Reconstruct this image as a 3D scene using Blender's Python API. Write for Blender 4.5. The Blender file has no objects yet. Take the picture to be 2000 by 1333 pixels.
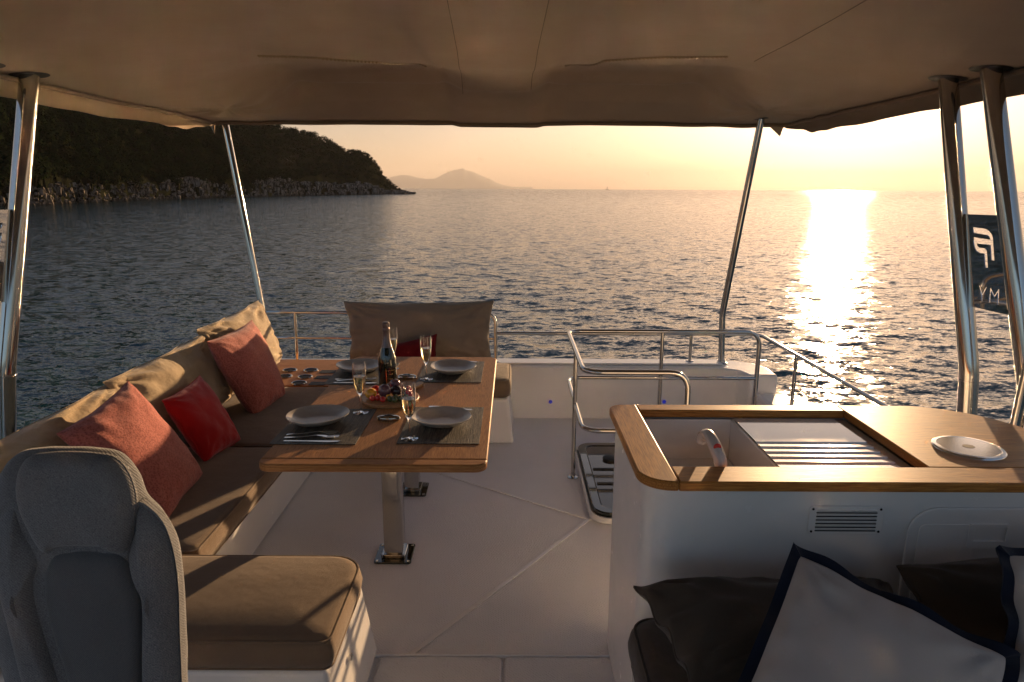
import bpy, bmesh, math, random
import numpy as np
from mathutils import Vector, Matrix, Euler
random.seed(7); rng = np.random.default_rng(7)
R = math.radians
SC = bpy.context.scene; COL = SC.collection

# ------------------------------------------------------------------ camera
EYE = Vector((0, 0, 1.66)); F = 1333.0; PITCH = R(12.62); ROLL = R(0.27)
cam = bpy.data.cameras.new("camera"); cam.sensor_width = 36; cam.lens = 24
cam.clip_start = 0.05; cam.clip_end = 60000
cam_o = bpy.data.objects.new("camera", cam); COL.objects.link(cam_o)
MC = (Matrix.Translation(EYE) @ Matrix.Rotation(math.pi/2-PITCH, 4, 'X') @ Matrix.Rotation(ROLL, 4, 'Z'))
cam_o.matrix_world = MC; SC.camera = cam_o
def ray(px, py):
    return (MC.to_3x3() @ Vector((px-1000, -(py-666.5), -F))).normalized()
def P(px, py, x=None, y=None, z=None):
    """point of the place seen at a photo pixel, on a plane of known x, y or z"""
    d = ray(px, py)
    t = (x-EYE.x)/d.x if x is not None else (y-EYE.y)/d.y if y is not None else (z-EYE.z)/d.z
    return EYE + d*t

# ------------------------------------------------------------------ world and sun
SUN_EL, SUN_AZ = R(4.9), R(25.2)
w = bpy.data.worlds.new("World"); SC.world = w; w.use_nodes = True
nt = w.node_tree; bg = nt.nodes['Background']
sky = nt.nodes.new('ShaderNodeTexSky'); sky.sky_type = 'NISHITA'; sky.sun_disc = False
sky.sun_elevation = SUN_EL; sky.sun_rotation = SUN_AZ; sky.altitude = 0
sky.air_density = 1.0; sky.dust_density = 1.3; sky.ozone_density = 1.2
sky_tint = nt.nodes.new('ShaderNodeMix'); sky_tint.data_type = 'RGBA'; sky_tint.blend_type = 'MULTIPLY'; sky_tint.inputs[0].default_value = 1   # sky tint by direction, driven by the ramp below
sky_tint.inputs[7].default_value = (1.0, .93, 1.20, 1); nt.links.new(sky.outputs[0], sky_tint.inputs[6])
_g0 = nt.nodes.new('ShaderNodeTexCoord'); _d = nt.nodes.new('ShaderNodeVectorMath'); _d.operation = 'DOT_PRODUCT'   # dusk blue away from the sun, boosted behind the camera as added shadow fill
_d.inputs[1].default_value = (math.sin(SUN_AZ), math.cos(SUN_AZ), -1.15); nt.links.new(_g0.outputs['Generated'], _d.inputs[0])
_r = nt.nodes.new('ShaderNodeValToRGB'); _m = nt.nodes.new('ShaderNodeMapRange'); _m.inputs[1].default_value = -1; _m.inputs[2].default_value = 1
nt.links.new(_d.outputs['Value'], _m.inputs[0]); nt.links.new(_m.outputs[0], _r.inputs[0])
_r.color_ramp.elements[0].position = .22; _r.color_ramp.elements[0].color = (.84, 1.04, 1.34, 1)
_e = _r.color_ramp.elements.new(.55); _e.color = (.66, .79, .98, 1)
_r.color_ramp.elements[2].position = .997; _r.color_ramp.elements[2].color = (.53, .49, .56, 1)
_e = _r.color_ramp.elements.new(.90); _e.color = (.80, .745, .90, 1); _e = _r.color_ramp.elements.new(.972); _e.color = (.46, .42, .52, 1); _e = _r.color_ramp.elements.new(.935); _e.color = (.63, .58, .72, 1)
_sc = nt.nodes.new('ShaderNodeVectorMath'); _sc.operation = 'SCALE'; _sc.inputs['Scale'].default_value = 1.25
nt.links.new(_r.outputs[0], _sc.inputs[0]); nt.links.new(_sc.outputs[0], sky_tint.inputs[7])
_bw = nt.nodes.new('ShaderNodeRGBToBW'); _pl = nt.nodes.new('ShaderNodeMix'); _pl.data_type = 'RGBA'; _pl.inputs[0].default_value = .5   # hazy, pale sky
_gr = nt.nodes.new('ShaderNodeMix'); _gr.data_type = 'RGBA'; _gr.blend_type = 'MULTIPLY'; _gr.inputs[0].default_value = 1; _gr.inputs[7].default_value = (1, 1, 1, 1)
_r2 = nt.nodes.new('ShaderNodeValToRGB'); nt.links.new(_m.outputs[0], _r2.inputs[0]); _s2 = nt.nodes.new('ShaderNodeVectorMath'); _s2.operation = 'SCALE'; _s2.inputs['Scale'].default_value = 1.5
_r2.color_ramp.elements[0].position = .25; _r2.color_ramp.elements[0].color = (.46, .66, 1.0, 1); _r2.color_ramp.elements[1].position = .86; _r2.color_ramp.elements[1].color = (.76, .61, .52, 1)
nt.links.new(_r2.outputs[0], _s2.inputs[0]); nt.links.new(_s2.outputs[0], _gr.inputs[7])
nt.links.new(sky_tint.outputs[2], _bw.inputs[0]); nt.links.new(_bw.outputs[0], _gr.inputs[6]); nt.links.new(sky_tint.outputs[2], _pl.inputs[6]); nt.links.new(_gr.outputs[2], _pl.inputs[7])
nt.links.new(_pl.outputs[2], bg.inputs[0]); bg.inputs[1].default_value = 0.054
sl = bpy.data.lights.new("sun", 'SUN'); sl.energy = 5.0; sl.angle = R(0.6); sl.color = (1, .64, .34)
so = bpy.data.objects.new("sun", sl); COL.objects.link(so)
SUNV = Vector((math.sin(SUN_AZ)*math.cos(SUN_EL), math.cos(SUN_AZ)*math.cos(SUN_EL), math.sin(SUN_EL)))
so.rotation_euler = SUNV.to_track_quat('Z', 'Y').to_euler()
SC.view_settings.view_transform = 'Standard'; SC.view_settings.look = 'None'
SC.view_settings.exposure = 1.30; SC.view_settings.gamma = 1
SC.cycles.max_bounces = 10; SC.cycles.transmission_bounces = 10; SC.cycles.glossy_bounces = 5
SC.cycles.diffuse_bounces = 4; SC.cycles.sample_clamp_indirect = 0; SC.cycles.blur_glossy = 0.0
SC.cycles.use_denoising = True
HAZE = True

# ------------------------------------------------------------------ helpers: objects
def tag(o, label=None, cat=None, group=None, kind=None):
    if label: o['label'] = label
    if cat: o['category'] = cat
    if group: o['group'] = group
    if kind: o['kind'] = kind
    return o
def thing(name, label, cat, loc, group=None):
    o = bpy.data.objects.new(name, None); COL.objects.link(o); o.location = loc
    o.empty_display_size = .05
    return tag(o, label, cat, group)
def worigin(o):
    v = Vector((0, 0, 0))
    while o is not None: v = v + o.location; o = o.parent
    return v
def link(name, me, m, parent=None, loc=None, smooth=True, bevel=0, seg=2, ang=35):
    """verts are in world coordinates; the origin is the parent's or loc"""
    org = worigin(parent) if parent else Vector(loc or (0, 0, 0))
    me.transform(Matrix.Translation(-org))
    o = bpy.data.objects.new(name, me); COL.objects.link(o)
    if parent: o.parent = parent
    else: o.location = org
    me.materials.append(m)
    if smooth:
        for p in me.polygons: p.use_smooth = True
        if bevel or True: me.set_sharp_from_angle(angle=R(ang))
    if bevel:
        b = o.modifiers.new('b', 'BEVEL'); b.width = bevel; b.segments = seg; b.limit_method = 'ANGLE'; b.angle_limit = R(40)
        b.harden_normals = False
        for p in me.polygons: p.use_smooth = True
    return o
def bmo(name, bm, m, parent=None, **k):
    bmesh.ops.recalc_face_normals(bm, faces=bm.faces)
    me = bpy.data.meshes.new(name); bm.to_mesh(me); bm.free()
    return link(name, me, m, parent, **k)
def npo(name, V, Fc, m, parent=None, **k):
    me = bpy.data.meshes.new(name)
    V = np.asarray(V, dtype=np.float32); Fc = np.asarray(Fc, dtype=np.int32); n = Fc.shape[1]
    me.vertices.add(len(V)); me.vertices.foreach_set('co', V.ravel())
    me.loops.add(Fc.size); me.loops.foreach_set('vertex_index', Fc.ravel())
    me.polygons.add(len(Fc)); me.polygons.foreach_set('loop_start', np.arange(0, Fc.size, n, dtype=np.int32))
    me.polygons.foreach_set('loop_total', np.full(len(Fc), n, dtype=np.int32))
    me.update(calc_edges=True); me.validate()
    return link(name, me, m, parent, **k)
def copy_tree(o, parent=None):
    c = o.copy(); COL.objects.link(c); c.parent = parent
    for ch in [q for q in o.children]: copy_tree(ch, c)
    return c
# ------------------------------------------------------------------ helpers: shapes
def box(bm, x0, x1, y0, y1, z0, z1):
    v = [bm.verts.new(p) for p in ((x0,y0,z0),(x1,y0,z0),(x1,y1,z0),(x0,y1,z0),(x0,y0,z1),(x1,y0,z1),(x1,y1,z1),(x0,y1,z1))]
    for f in ((0,3,2,1),(4,5,6,7),(0,1,5,4),(1,2,6,5),(2,3,7,6),(3,0,4,7)): bm.faces.new([v[i] for i in f])
def prism(bm, pts, z0, z1, top=None):
    """pts: list of (x,y); top: optional different outline above"""
    top = top or pts
    a = [bm.verts.new((p[0], p[1], z0)) for p in pts]; b = [bm.verts.new((p[0], p[1], z1)) for p in top]
    n = len(pts)
    bm.faces.new(a[::-1]); bm.faces.new(b)
    for i in range(n): bm.faces.new((a[i], a[(i+1) % n], b[(i+1) % n], b[i]))
def prism3(bm, pts, off):
    a = [bm.verts.new(p) for p in pts]; b = [bm.verts.new(Vector(p)+Vector(off)) for p in pts]; n = len(pts)
    bm.faces.new(a[::-1]); bm.faces.new(b)
    for i in range(n): bm.faces.new((a[i], a[(i+1) % n], b[(i+1) % n], b[i]))
def rrect(x0, x1, y0, y1, r, n=6):
    if not isinstance(r, (list, tuple)): r = [r]*4   # corners: x0y0, x1y0, x1y1, x0y1
    out = []
    for (cx, cy, a, k) in ((x0, y0, 180, 0), (x1, y0, 270, 1), (x1, y1, 0, 2), (x0, y1, 90, 3)):
        rr = r[k]
        if rr < 1e-5: out.append((cx, cy)); continue
        ox = cx+rr if k in (0, 3) else cx-rr; oy = cy+rr if k in (0, 1) else cy-rr
        for i in range(n+1):
            t = R(a+90*i/n); out.append((ox+rr*math.cos(t), oy+rr*math.sin(t)))
    return out
def fillet(pts, r, n=7, closed=False):
    pts = [Vector(p) for p in pts]; out = []; N = len(pts)
    for i, p in enumerate(pts):
        if not closed and i in (0, N-1): out.append(p); continue
        a = pts[i-1]-p; b = pts[(i+1) % N]-p
        rr = min(r, a.length*.48, b.length*.48); a.normalize(); b.normalize()
        for k in range(n+1):
            t = k/n; out.append(p+a*rr*(1-t)**2+b*rr*t**2)
    return out
def tube(bm, pts, r, seg=12, closed=False, cap=True):
    pts = [Vector(p) for p in pts]; rings = []; N = len(pts); up = None
    for i, p in enumerate(pts):
        if closed: t = (pts[(i+1) % N]-pts[i-1]).normalized()
        else: t = (pts[min(i+1, N-1)]-pts[max(i-1, 0)]).normalized()
        if up is None: up = t.orthogonal().normalized()
        else: up = (up - t*up.dot(t)).normalized()
        s = t.cross(up); rr = r[i] if isinstance(r, (list, tuple)) else r
        rings.append([bm.verts.new(p+(up*math.cos(2*math.pi*k/seg)+s*math.sin(2*math.pi*k/seg))*rr) for k in range(seg)])
    for i in range(N if closed else N-1):
        A, B = rings[i], rings[(i+1) % N]
        for k in range(seg): bm.faces.new((A[k], A[(k+1) % seg], B[(k+1) % seg], B[k]))
    if cap and not closed: bm.faces.new(rings[0][::-1]); bm.faces.new(rings[-1])
def lathe(bm, prof, c=(0, 0, 0), seg=32, sx=1, sy=1, wob=None):
    rings = []
    for (r, z) in prof:
        if r < 1e-6: rings.append([bm.verts.new((c[0], c[1], c[2]+z))]); continue
        ring = []
        for k in range(seg):
            t = 2*math.pi*k/seg; q = 1+(wob(t) if wob else 0)
            ring.append(bm.verts.new((c[0]+r*sx*q*math.cos(t), c[1]+r*sy*q*math.sin(t), c[2]+z)))
        rings.append(ring)
    for A, B in zip(rings, rings[1:]):
        for k in range(seg):
            if len(A) == 1 and len(B) == 1: continue
            if len(A) == 1: bm.faces.new((A[0], B[k], B[(k+1) % seg]))
            elif len(B) == 1: bm.faces.new((A[k], A[(k+1) % seg], B[0]))
            else: bm.faces.new((A[k], A[(k+1) % seg], B[(k+1) % seg], B[k]))
def sheet(bm, grid):
    V = [[bm.verts.new(p) for p in row] for row in grid]
    for i in range(len(V)-1):
        for j in range(len(V[0])-1): bm.faces.new((V[i][j], V[i+1][j], V[i+1][j+1], V[i][j+1]))
    return V
from mathutils import noise as mn
def nz(x, y, z=0): return mn.noise(Vector((x, y, z)))
def sst(a, b, x):
    t = min(1, max(0, (x-a)/(b-a))); return t*t*(3-2*t)

# ------------------------------------------------------------------ materials
def mat(name, col, rough=.5, metal=0, coat=0, spec=.5, sheen=0, trans=0, ior=1.45):
    m = bpy.data.materials.new(name); m.use_nodes = True; b = m.node_tree.nodes['Principled BSDF']
    b.inputs['Base Color'].default_value = (*col, 1); b.inputs['Roughness'].default_value = rough
    b.inputs['Metallic'].default_value = metal; b.inputs['Coat Weight'].default_value = coat
    b.inputs['Specular IOR Level'].default_value = spec; b.inputs['Sheen Weight'].default_value = sheen
    b.inputs['Sheen Roughness'].default_value = .4
    b.inputs['Transmission Weight'].default_value = trans; b.inputs['IOR'].default_value = ior
    return m
class N:
    def __init__(s, m): s.t = m.node_tree; s.b = s.t.nodes['Principled BSDF']
    def n(s, ty, **k):
        q = s.t.nodes.new(ty)
        for a, v in k.items():
            if a.startswith('i_'): q.inputs[a[2:].replace('_', ' ')].default_value = v
            else: setattr(q, a, v)
        return q
    def l(s, a, b): s.t.links.new(a, b)
    def coords(s, scale=(1, 1, 1), rot=(0, 0, 0)):
        tc = s.n('ShaderNodeTexCoord'); mp = s.n('ShaderNodeMapping'); mp.inputs['Scale'].default_value = scale
        mp.inputs['Rotation'].default_value = rot; s.l(tc.outputs['Object'], mp.inputs[0]); return mp.outputs[0]
    def noise(s, vec, scale, detail=3, rough=.5, dist=0):
        q = s.n('ShaderNodeTexNoise'); s.l(vec, q.inputs['Vector']); q.inputs['Scale'].default_value = scale
        q.inputs['Detail'].default_value = detail; q.inputs['Roughness'].default_value = rough; q.inputs['Distortion'].default_value = dist
        return q.outputs[0]
    def ramp(s, fac, stops):
        q = s.n('ShaderNodeValToRGB'); s.l(fac, q.inputs[0]); e = q.color_ramp.elements
        while len(e) < len(stops): e.new(.5)
        for k, (p, c) in enumerate(stops): e[k].position = p; e[k].color = (*c, 1) if len(c) == 3 else c
        return q.outputs[0]
    def math(s, op, a, b=None):
        q = s.n('ShaderNodeMath', operation=op)
        for i, v in enumerate((a, b)):
            if v is None: continue
            if hasattr(v, 'links'): s.l(v, q.inputs[i])
            else: q.inputs[i].default_value = v
        return q.outputs[0]
    def mix(s, f, a, b, mode='MIX'):
        q = s.n('ShaderNodeMix', data_type='RGBA', blend_type=mode)
        for i, v in ((0, f), (6, a), (7, b)):
            if hasattr(v, 'links'): s.l(v, q.inputs[i])
            else: q.inputs[i].default_value = v if i == 0 else (*v, 1)
        return q.outputs[2]
    def bump(s, h, strength=.3, dist=.01, nrm=None):
        q = s.n('ShaderNodeBump'); s.l(h, q.inputs['Height']); q.inputs['Strength'].default_value = strength
        q.inputs['Distance'].default_value = dist
        if nrm: s.l(nrm, q.inputs['Normal'])
        return q.outputs[0]
def fabric(name, c1, c2, weave=900, rough=.9, sheen=.25, bumpy=.5, wr=.35, wscale=7, blk=None):
    m = mat(name, c1, rough, sheen=sheen, spec=.2); g = N(m); v = g.coords()
    wa = g.n('ShaderNodeTexWave', wave_type='BANDS', bands_direction='DIAGONAL'); g.l(v, wa.inputs[0])
    wa.inputs['Scale'].default_value = weave/6; wa.inputs['Distortion'].default_value = 1.5
    fine = g.noise(v, weave, 2); big = g.noise(v, 5, 3)
    k = g.math('ADD', g.math('MULTIPLY', fine, .7), g.math('MULTIPLY', big, .3))
    g.l(g.mix(g.ramp(k, [(.36, (0, 0, 0)), (.64, (1, 1, 1))]), c1, c2), g.b.inputs['Base Color'])
    nb = g.bump(g.noise(v, wscale, 3, .55), wr, .02)
    if blk:
        vo = g.n('ShaderNodeTexVoronoi', distance='CHEBYCHEV'); g.l(v, vo.inputs[0]); vo.inputs['Scale'].default_value = blk
        g.l(g.mix(g.math('MULTIPLY', g.ramp(vo.outputs['Distance'], [(.15, (1, 1, 1)), (.5, (0, 0, 0))]), .8),
                  g.mix(g.ramp(k, [(.36, (0, 0, 0)), (.64, (1, 1, 1))]), c1, c2), tuple(q*.62 for q in c1)), g.b.inputs['Base Color'])
        nb = g.bump(vo.outputs['Distance'], .25, .003, nb)
    g.l(g.bump(g.math('ADD', fine, g.math('MULTIPLY', wa.outputs[1], .4)), bumpy, .0012, nb), g.b.inputs['Normal'])
    return m
def wood(name, c1, c2, dark, axis='x', rough=.35, coat=.2, fig=1.0):
    m = mat(name, c1, rough, coat=coat, spec=.22); g = N(m)
    sc = {'x': (1.4, 22, 22), 'y': (22, 1.4, 22)}[axis]; v = g.coords(sc)
    fib = g.noise(g.coords(tuple(q*(6 if q > 2 else 4) for q in sc)), 3, 3, .6)
    lo = g.noise(v, .55, 4, .6, .6)
    wv = g.n('ShaderNodeTexWave', wave_type='RINGS', rings_direction='Y' if axis == 'x' else 'X')
    g.l(g.coords({'x': (1.0, 5, 9), 'y': (5, 1.0, 9)}[axis]), wv.inputs[0]); wv.inputs['Scale'].default_value = 3.5*fig
    wv.inputs['Distortion'].default_value = 5; wv.inputs['Detail'].default_value = 3; wv.inputs['Detail Scale'].default_value = 1.2
    c = g.mix(g.ramp(lo, [(.3, (0, 0, 0)), (.7, (1, 1, 1))]), c1, c2)
    c = g.mix(g.math('MULTIPLY', g.ramp(wv.outputs[1], [(.0, (1, 1, 1)), (.25, (0, 0, 0))]), .45*fig), c, dark)
    c = g.mix(g.math('MULTIPLY', g.ramp(fib, [(.36, (1, 1, 1)), (.58, (0, 0, 0))]), .75), c, dark)
    g.l(c, g.b.inputs['Base Color'])
    g.l(g.math('ADD', g.math('MULTIPLY', fib, .25), rough-.1), g.b.inputs['Roughness'])
    g.l(g.bump(fib, .25, .0008), g.b.inputs['Normal'])
    return m
def gel(name, col, rough=.22, var=.06):
    m = mat(name, col, rough, coat=.3); g = N(m); v = g.coords()
    d = g.noise(v, 2.3, 4, .6); g.l(g.mix(g.math('MULTIPLY', g.ramp(d, [(.35, (0,0,0)), (.75, (1,1,1))]), .5), col, tuple(c*(1-var*2) for c in col)), g.b.inputs['Base Color'])
    g.l(g.math('ADD', g.math('MULTIPLY', g.noise(v, 9, 4, .7), .18), rough-.07), g.b.inputs['Roughness'])
    g.l(g.bump(g.noise(v, 3.0, 2), .12, .01), g.b.inputs['Normal'])
    return m
M = {}
M['gel'] = gel('white_gelcoat', (.76, .75, .74))
M['gel2'] = gel('sink_white', (.84, .84, .83), .10)
M['gel2'].node_tree.nodes['Principled BSDF'].inputs['Coat Weight'].default_value = 1
M['chrome'] = mat('polished_steel', (.50, .485, .46), .09, 1)
_g = N(M['chrome']); _g.l(_g.math('ADD', _g.math('MULTIPLY', _g.noise(_g.coords((30, 30, 4)), 3, 4, .7), .14), .03), _g.b.inputs['Roughness'])
M['mirror'] = mat('mirror_steel', (.60, .60, .60), .03, 1)
M['dark'] = mat('black_rubber', (.012, .011, .010), .6)
M['screw'] = mat('dark_screw', (.03, .03, .03), .4, 1)
M['seatfab'] = fabric('taupe_seat_fabric', (.135, .094, .062), (.215, .155, .105), 1100, wr=.28)
M['backfab'] = fabric('beige_cushion_fabric', (.33, .255, .165), (.43, .34, .225), 1300, wr=.7, wscale=9)
M['rearfab'] = fabric('grey_beige_cushion_fabric', (.21, .165, .125), (.28, .225, .17), 1300, wr=.5)
M['pink'] = fabric('terracotta_weave', (.36, .095, .078), (.52, .185, .150), 700, wr=.35, wscale=6, blk=120)
M['red'] = fabric('scarlet_velvet', (.33, .004, .006), (.48, .010, .014), 1500, sheen=.5, wr=.4)
M['red_shaded'] = fabric('red_velvet_shaded', (.10, .003, .006), (.16, .006, .010), 1500, sheen=.2, wr=.4)  # red velvet with the stern pillow's shade put into its colour
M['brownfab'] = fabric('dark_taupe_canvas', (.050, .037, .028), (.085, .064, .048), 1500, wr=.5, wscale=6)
M['whitefab'] = fabric('white_cotton', (.42, .40, .40), (.50, .48, .475), 1800, wr=.35, wscale=5, sheen=.15)
M['navy'] = fabric('navy_trim', (.005, .008, .020), (.011, .016, .036), 1500)
M['helmfab'] = fabric('grey_tweed', (.075, .08, .092), (.215, .22, .235), 620, wr=.12, bumpy=.8)
M['helmpad'] = fabric('grey_mesh', (.075, .08, .09), (.125, .13, .14), 900, wr=.08, bumpy=.8)
M['canvas'] = fabric('tan_canvas', (.35, .265, .18), (.42, .325, .23), 700, wr=.22, wscale=2.2, bumpy=.4, sheen=.1)
M['hem'] = fabric('hem_canvas', (.20, .14, .085), (.27, .19, .12), 900, wr=.4)
M['zip'] = mat('brass_zip', (.30, .22, .12), .45, .5)
M['thread'] = mat('seam_thread', (.10, .07, .045), .8)
M['oakx'] = wood('oak_across', (.42, .20, .070), (.50, .25, .095), (.22, .085, .025), 'x', .5, .0)
M['oaky'] = wood('oak_along', (.42, .20, .070), (.51, .255, .10), (.20, .08, .024), 'y', .5, .0, .7)
M['teakx'] = wood('teak_across', (.46, .195, .045), (.56, .26, .065), (.20, .065, .013), 'x', .42, .04, .8)
M['teaky'] = wood('teak_along', (.46, .195, .045), (.57, .27, .07), (.20, .065, .013), 'y', .42, .04, 1.2)
M['boardw'] = wood('olive_wood', (.45, .25, .11), (.55, .33, .16), (.22, .10, .04), 'x', .4, .1)
def floor_mat():
    m = mat('nonskid_deck', (.50, .46, .43), .42, coat=.08); g = N(m); v = g.coords((1, 1, 1), (0, 0, R(45)))
    vo = g.n('ShaderNodeTexVoronoi', distance='CHEBYCHEV'); g.l(v, vo.inputs[0]); vo.inputs['Scale'].default_value = 110; vo.inputs['Randomness'].default_value = .25
    d = g.noise(g.coords(), 1.6, 5, .62)
    g.l(g.mix(g.ramp(d, [(.35, (0, 0, 0)), (.72, (1, 1, 1))]), (.74, .74, .765), (.665, .665, .685)), g.b.inputs['Base Color'])
    g.l(g.math('ADD', g.math('MULTIPLY', g.noise(g.coords(), 4, 4, .7), .22), .28), g.b.inputs['Roughness'])
    g.l(g.bump(vo.outputs['Distance'], .8, .006), g.b.inputs['Normal']); return m
M['floor'] = floor_mat()
def mat_weave():
    m = mat('woven_vinyl', (.03, .03, .03), .55); g = N(m)
    st = g.noise(g.coords((160, 5, 1)), 1.5, 3, .7); w2 = g.noise(g.coords((60, 260, 1)), 1.5, 2, .6)
    k = g.math('MULTIPLY', st, g.math('ADD', w2, .5))
    g.l(g.mix(g.ramp(k, [(.38, (0, 0, 0)), (.72, (1, 1, 1))]), (.018, .019, .018), (.16, .135, .10)), g.b.inputs['Base Color'])
    g.l(g.bump(k, .8, .002), g.b.inputs['Normal']); return m
M['placemat'] = mat_weave()
M['ceramic'] = mat('stoneware_glaze', (.40, .36, .32), .28, coat=.25)
_g = N(M['ceramic']); _g.l(_g.mix(_g.noise(_g.coords(), 35, 4, .7), (.34, .305, .27), (.47, .43, .38)), _g.b.inputs['Base Color'])
M['steel'] = mat('cutlery_steel', (.70, .69, .67), .12, 1)
M['glass'] = mat('clear_glass', (1, 1, 1), .0, trans=1, ior=1.47)
M['wine'] = mat('sparkling_wine', (.98, .86, .52), .0, trans=1, ior=1.34)
M['bottle'] = mat('bottle_glass', (.010, .014, .008), .07, coat=1)
M['foil'] = mat('grey_foil', (.16, .13, .13), .38, .7)
M['gold'] = mat('gold_print', (.75, .52, .22), .3, 1)
M['tint'] = mat('smoked_acrylic', (.05, .045, .042), .04, trans=.35, coat=.5)
M['red_dot'] = mat('red_plastic', (.55, .02, .015), .35)
M['tap'] = mat('grey_plastic', (.50, .47, .46), .22, coat=.4)
M['lid'] = mat('brushed_lid', (.86, .84, .81), .2, 1)
M['led'] = mat('blue_led', (.02, .03, .3), .3)
_b = M['led'].node_tree.nodes['Principled BSDF']; _b.inputs['Emission Color'].default_value = (.05, .08, 1, 1); _b.inputs['Emission Strength'].default_value = .08
for nme, c in (('tomato', (.45, .02, .012)), ('yellow_fruit', (.62, .26, .02)), ('plum', (.035, .018, .022)), ('fig', (.10, .045, .06)), ('olive_fruit', (.06, .07, .02)), ('berry', (.35, .01, .02))):
    M[nme] = mat(nme+'_skin', c, .22, coat=.6); _g = N(M[nme])
    _g.l(_g.mix(_g.noise(_g.coords(), 40, 3, .6), c, tuple(min(1, q*1.8+.01) for q in c)), _g.b.inputs['Base Color'])
M['sail'] = mat('sail_cloth', (.4, .35, .3), .7); M['hullp'] = mat('boat_paint', (.2, .16, .14), .5)

# ================================================================== SETTING: sea, land, far hills
SEA = -3.40; CAMH = EYE.z-SEA
def water():
    na, nr = 620, 760
    th = np.concatenate([np.linspace(-180, -48, 60, endpoint=False), np.linspace(-48, 48, na), np.linspace(48, 180, 61)[1:]])
    th = np.radians(th); r = np.concatenate([np.geomspace(1.5, 9, 12, endpoint=False), np.geomspace(9, 900, nr-120, endpoint=False), np.geomspace(900, 14000, 108)])
    T, Q = np.meshgrid(th, r, indexing='ij'); X = Q*np.sin(T); Y = Q*np.cos(T); Z = np.zeros_like(X)
    cell = np.maximum(Q*0.0102, Q*0.0028)
    g = np.random.default_rng(3)
    for k in range(70):
        lam = math.exp(g.uniform(math.log(.40), math.log(3.2))); d = R(205)+g.normal(0, .75)
        kx, ky = math.sin(d)*2*math.pi/lam, math.cos(d)*2*math.pi/lam; ph = g.uniform(0, 6.28)
        amp = .0019*lam
        fade = np.clip((lam/cell-2.2)/2.5, 0, 1)
        s = np.sin(kx*X+ky*Y+ph+.6*np.sin(.31*kx*Y-.27*ky*X+ph))
        Z += amp*fade*(s+.25*(s*s-.5))
    patch = .75+.35*np.sin(X*.05+1.3*np.sin(Y*.021))*np.sin(Y*.033+X*.012)
    Z *= patch
    inside = (np.abs(X) < 2.6) & (Y < 7)
    Z[inside] *= .3
    V = np.stack([X, Y, Z+SEA-(X*X+Y*Y)/(2*6.371e6)], -1).reshape(-1, 3); A, B = X.shape
    i = np.arange(A-1)[:, None]*B+np.arange(B-1)[None]; Fc = np.stack([i, i+1, i+B+1, i+B], -1).reshape(-1, 4)
    # close the middle
    m = mat('sea_water', (.004, .034, .044), .10, ior=1.333, spec=.5); gg = N(m); v = gg.coords((.8, 1, 1))
    # ripples too fine for the mesh: slopes of the surface, longer along the crests than across
    geo = gg.n('ShaderNodeNewGeometry')
    def slopes(scale, rot, k, det):
        q = gg.n('ShaderNodeTexNoise'); gg.l(gg.coords((.55, 1, 1), (0, 0, R(rot))), q.inputs['Vector']); q.inputs['Scale'].default_value = scale
        q.inputs['Detail'].default_value = det; q.inputs['Roughness'].default_value = .62; q.inputs['Distortion'].default_value = .35
        a_ = gg.n('ShaderNodeVectorMath', operation='SUBTRACT'); gg.l(q.outputs['Color'], a_.inputs[0]); a_.inputs[1].default_value = (.5, .5, .5)
        b_ = gg.n('ShaderNodeVectorMath', operation='MULTIPLY'); gg.l(a_.outputs[0], b_.inputs[0]); b_.inputs[1].default_value = (k*.62, k, 0); return b_.outputs[0]
    def vadd(a_, b_):
        q = gg.n('ShaderNodeVectorMath', operation='ADD'); gg.l(a_, q.inputs[0]); gg.l(b_, q.inputs[1]); return q.outputs[0]
    sl_ = vadd(vadd(slopes(3.0, 12, 1.2, 4), slopes(12, -14, .9, 3)), slopes(1.0, 4, .42, 2))
    # beyond the resolved mesh waves their slopes are carried by the normal too
    ln = gg.n('ShaderNodeVectorMath', operation='LENGTH'); gg.l(gg.coords(), ln.inputs[0]); mr = gg.n('ShaderNodeMapRange'); gg.l(ln.outputs['Value'], mr.inputs[0])
    mr.inputs[1].default_value = 60; mr.inputs[2].default_value = 700; fs = gg.n('ShaderNodeVectorMath', operation='SCALE'); gg.l(slopes(.45, 9, 2.6, 2), fs.inputs[0]); gg.l(mr.outputs[0], fs.inputs['Scale'])
    sl_ = vadd(sl_, fs.outputs[0])
    nn = gg.n('ShaderNodeVectorMath', operation='NORMALIZE'); gg.l(vadd(geo.outputs['Normal'], sl_), nn.inputs[0]); gg.l(nn.outputs[0], gg.b.inputs['Normal'])
    o = npo('water', V, Fc, m, ang=180); tag(o, kind='structure')
water()

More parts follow.
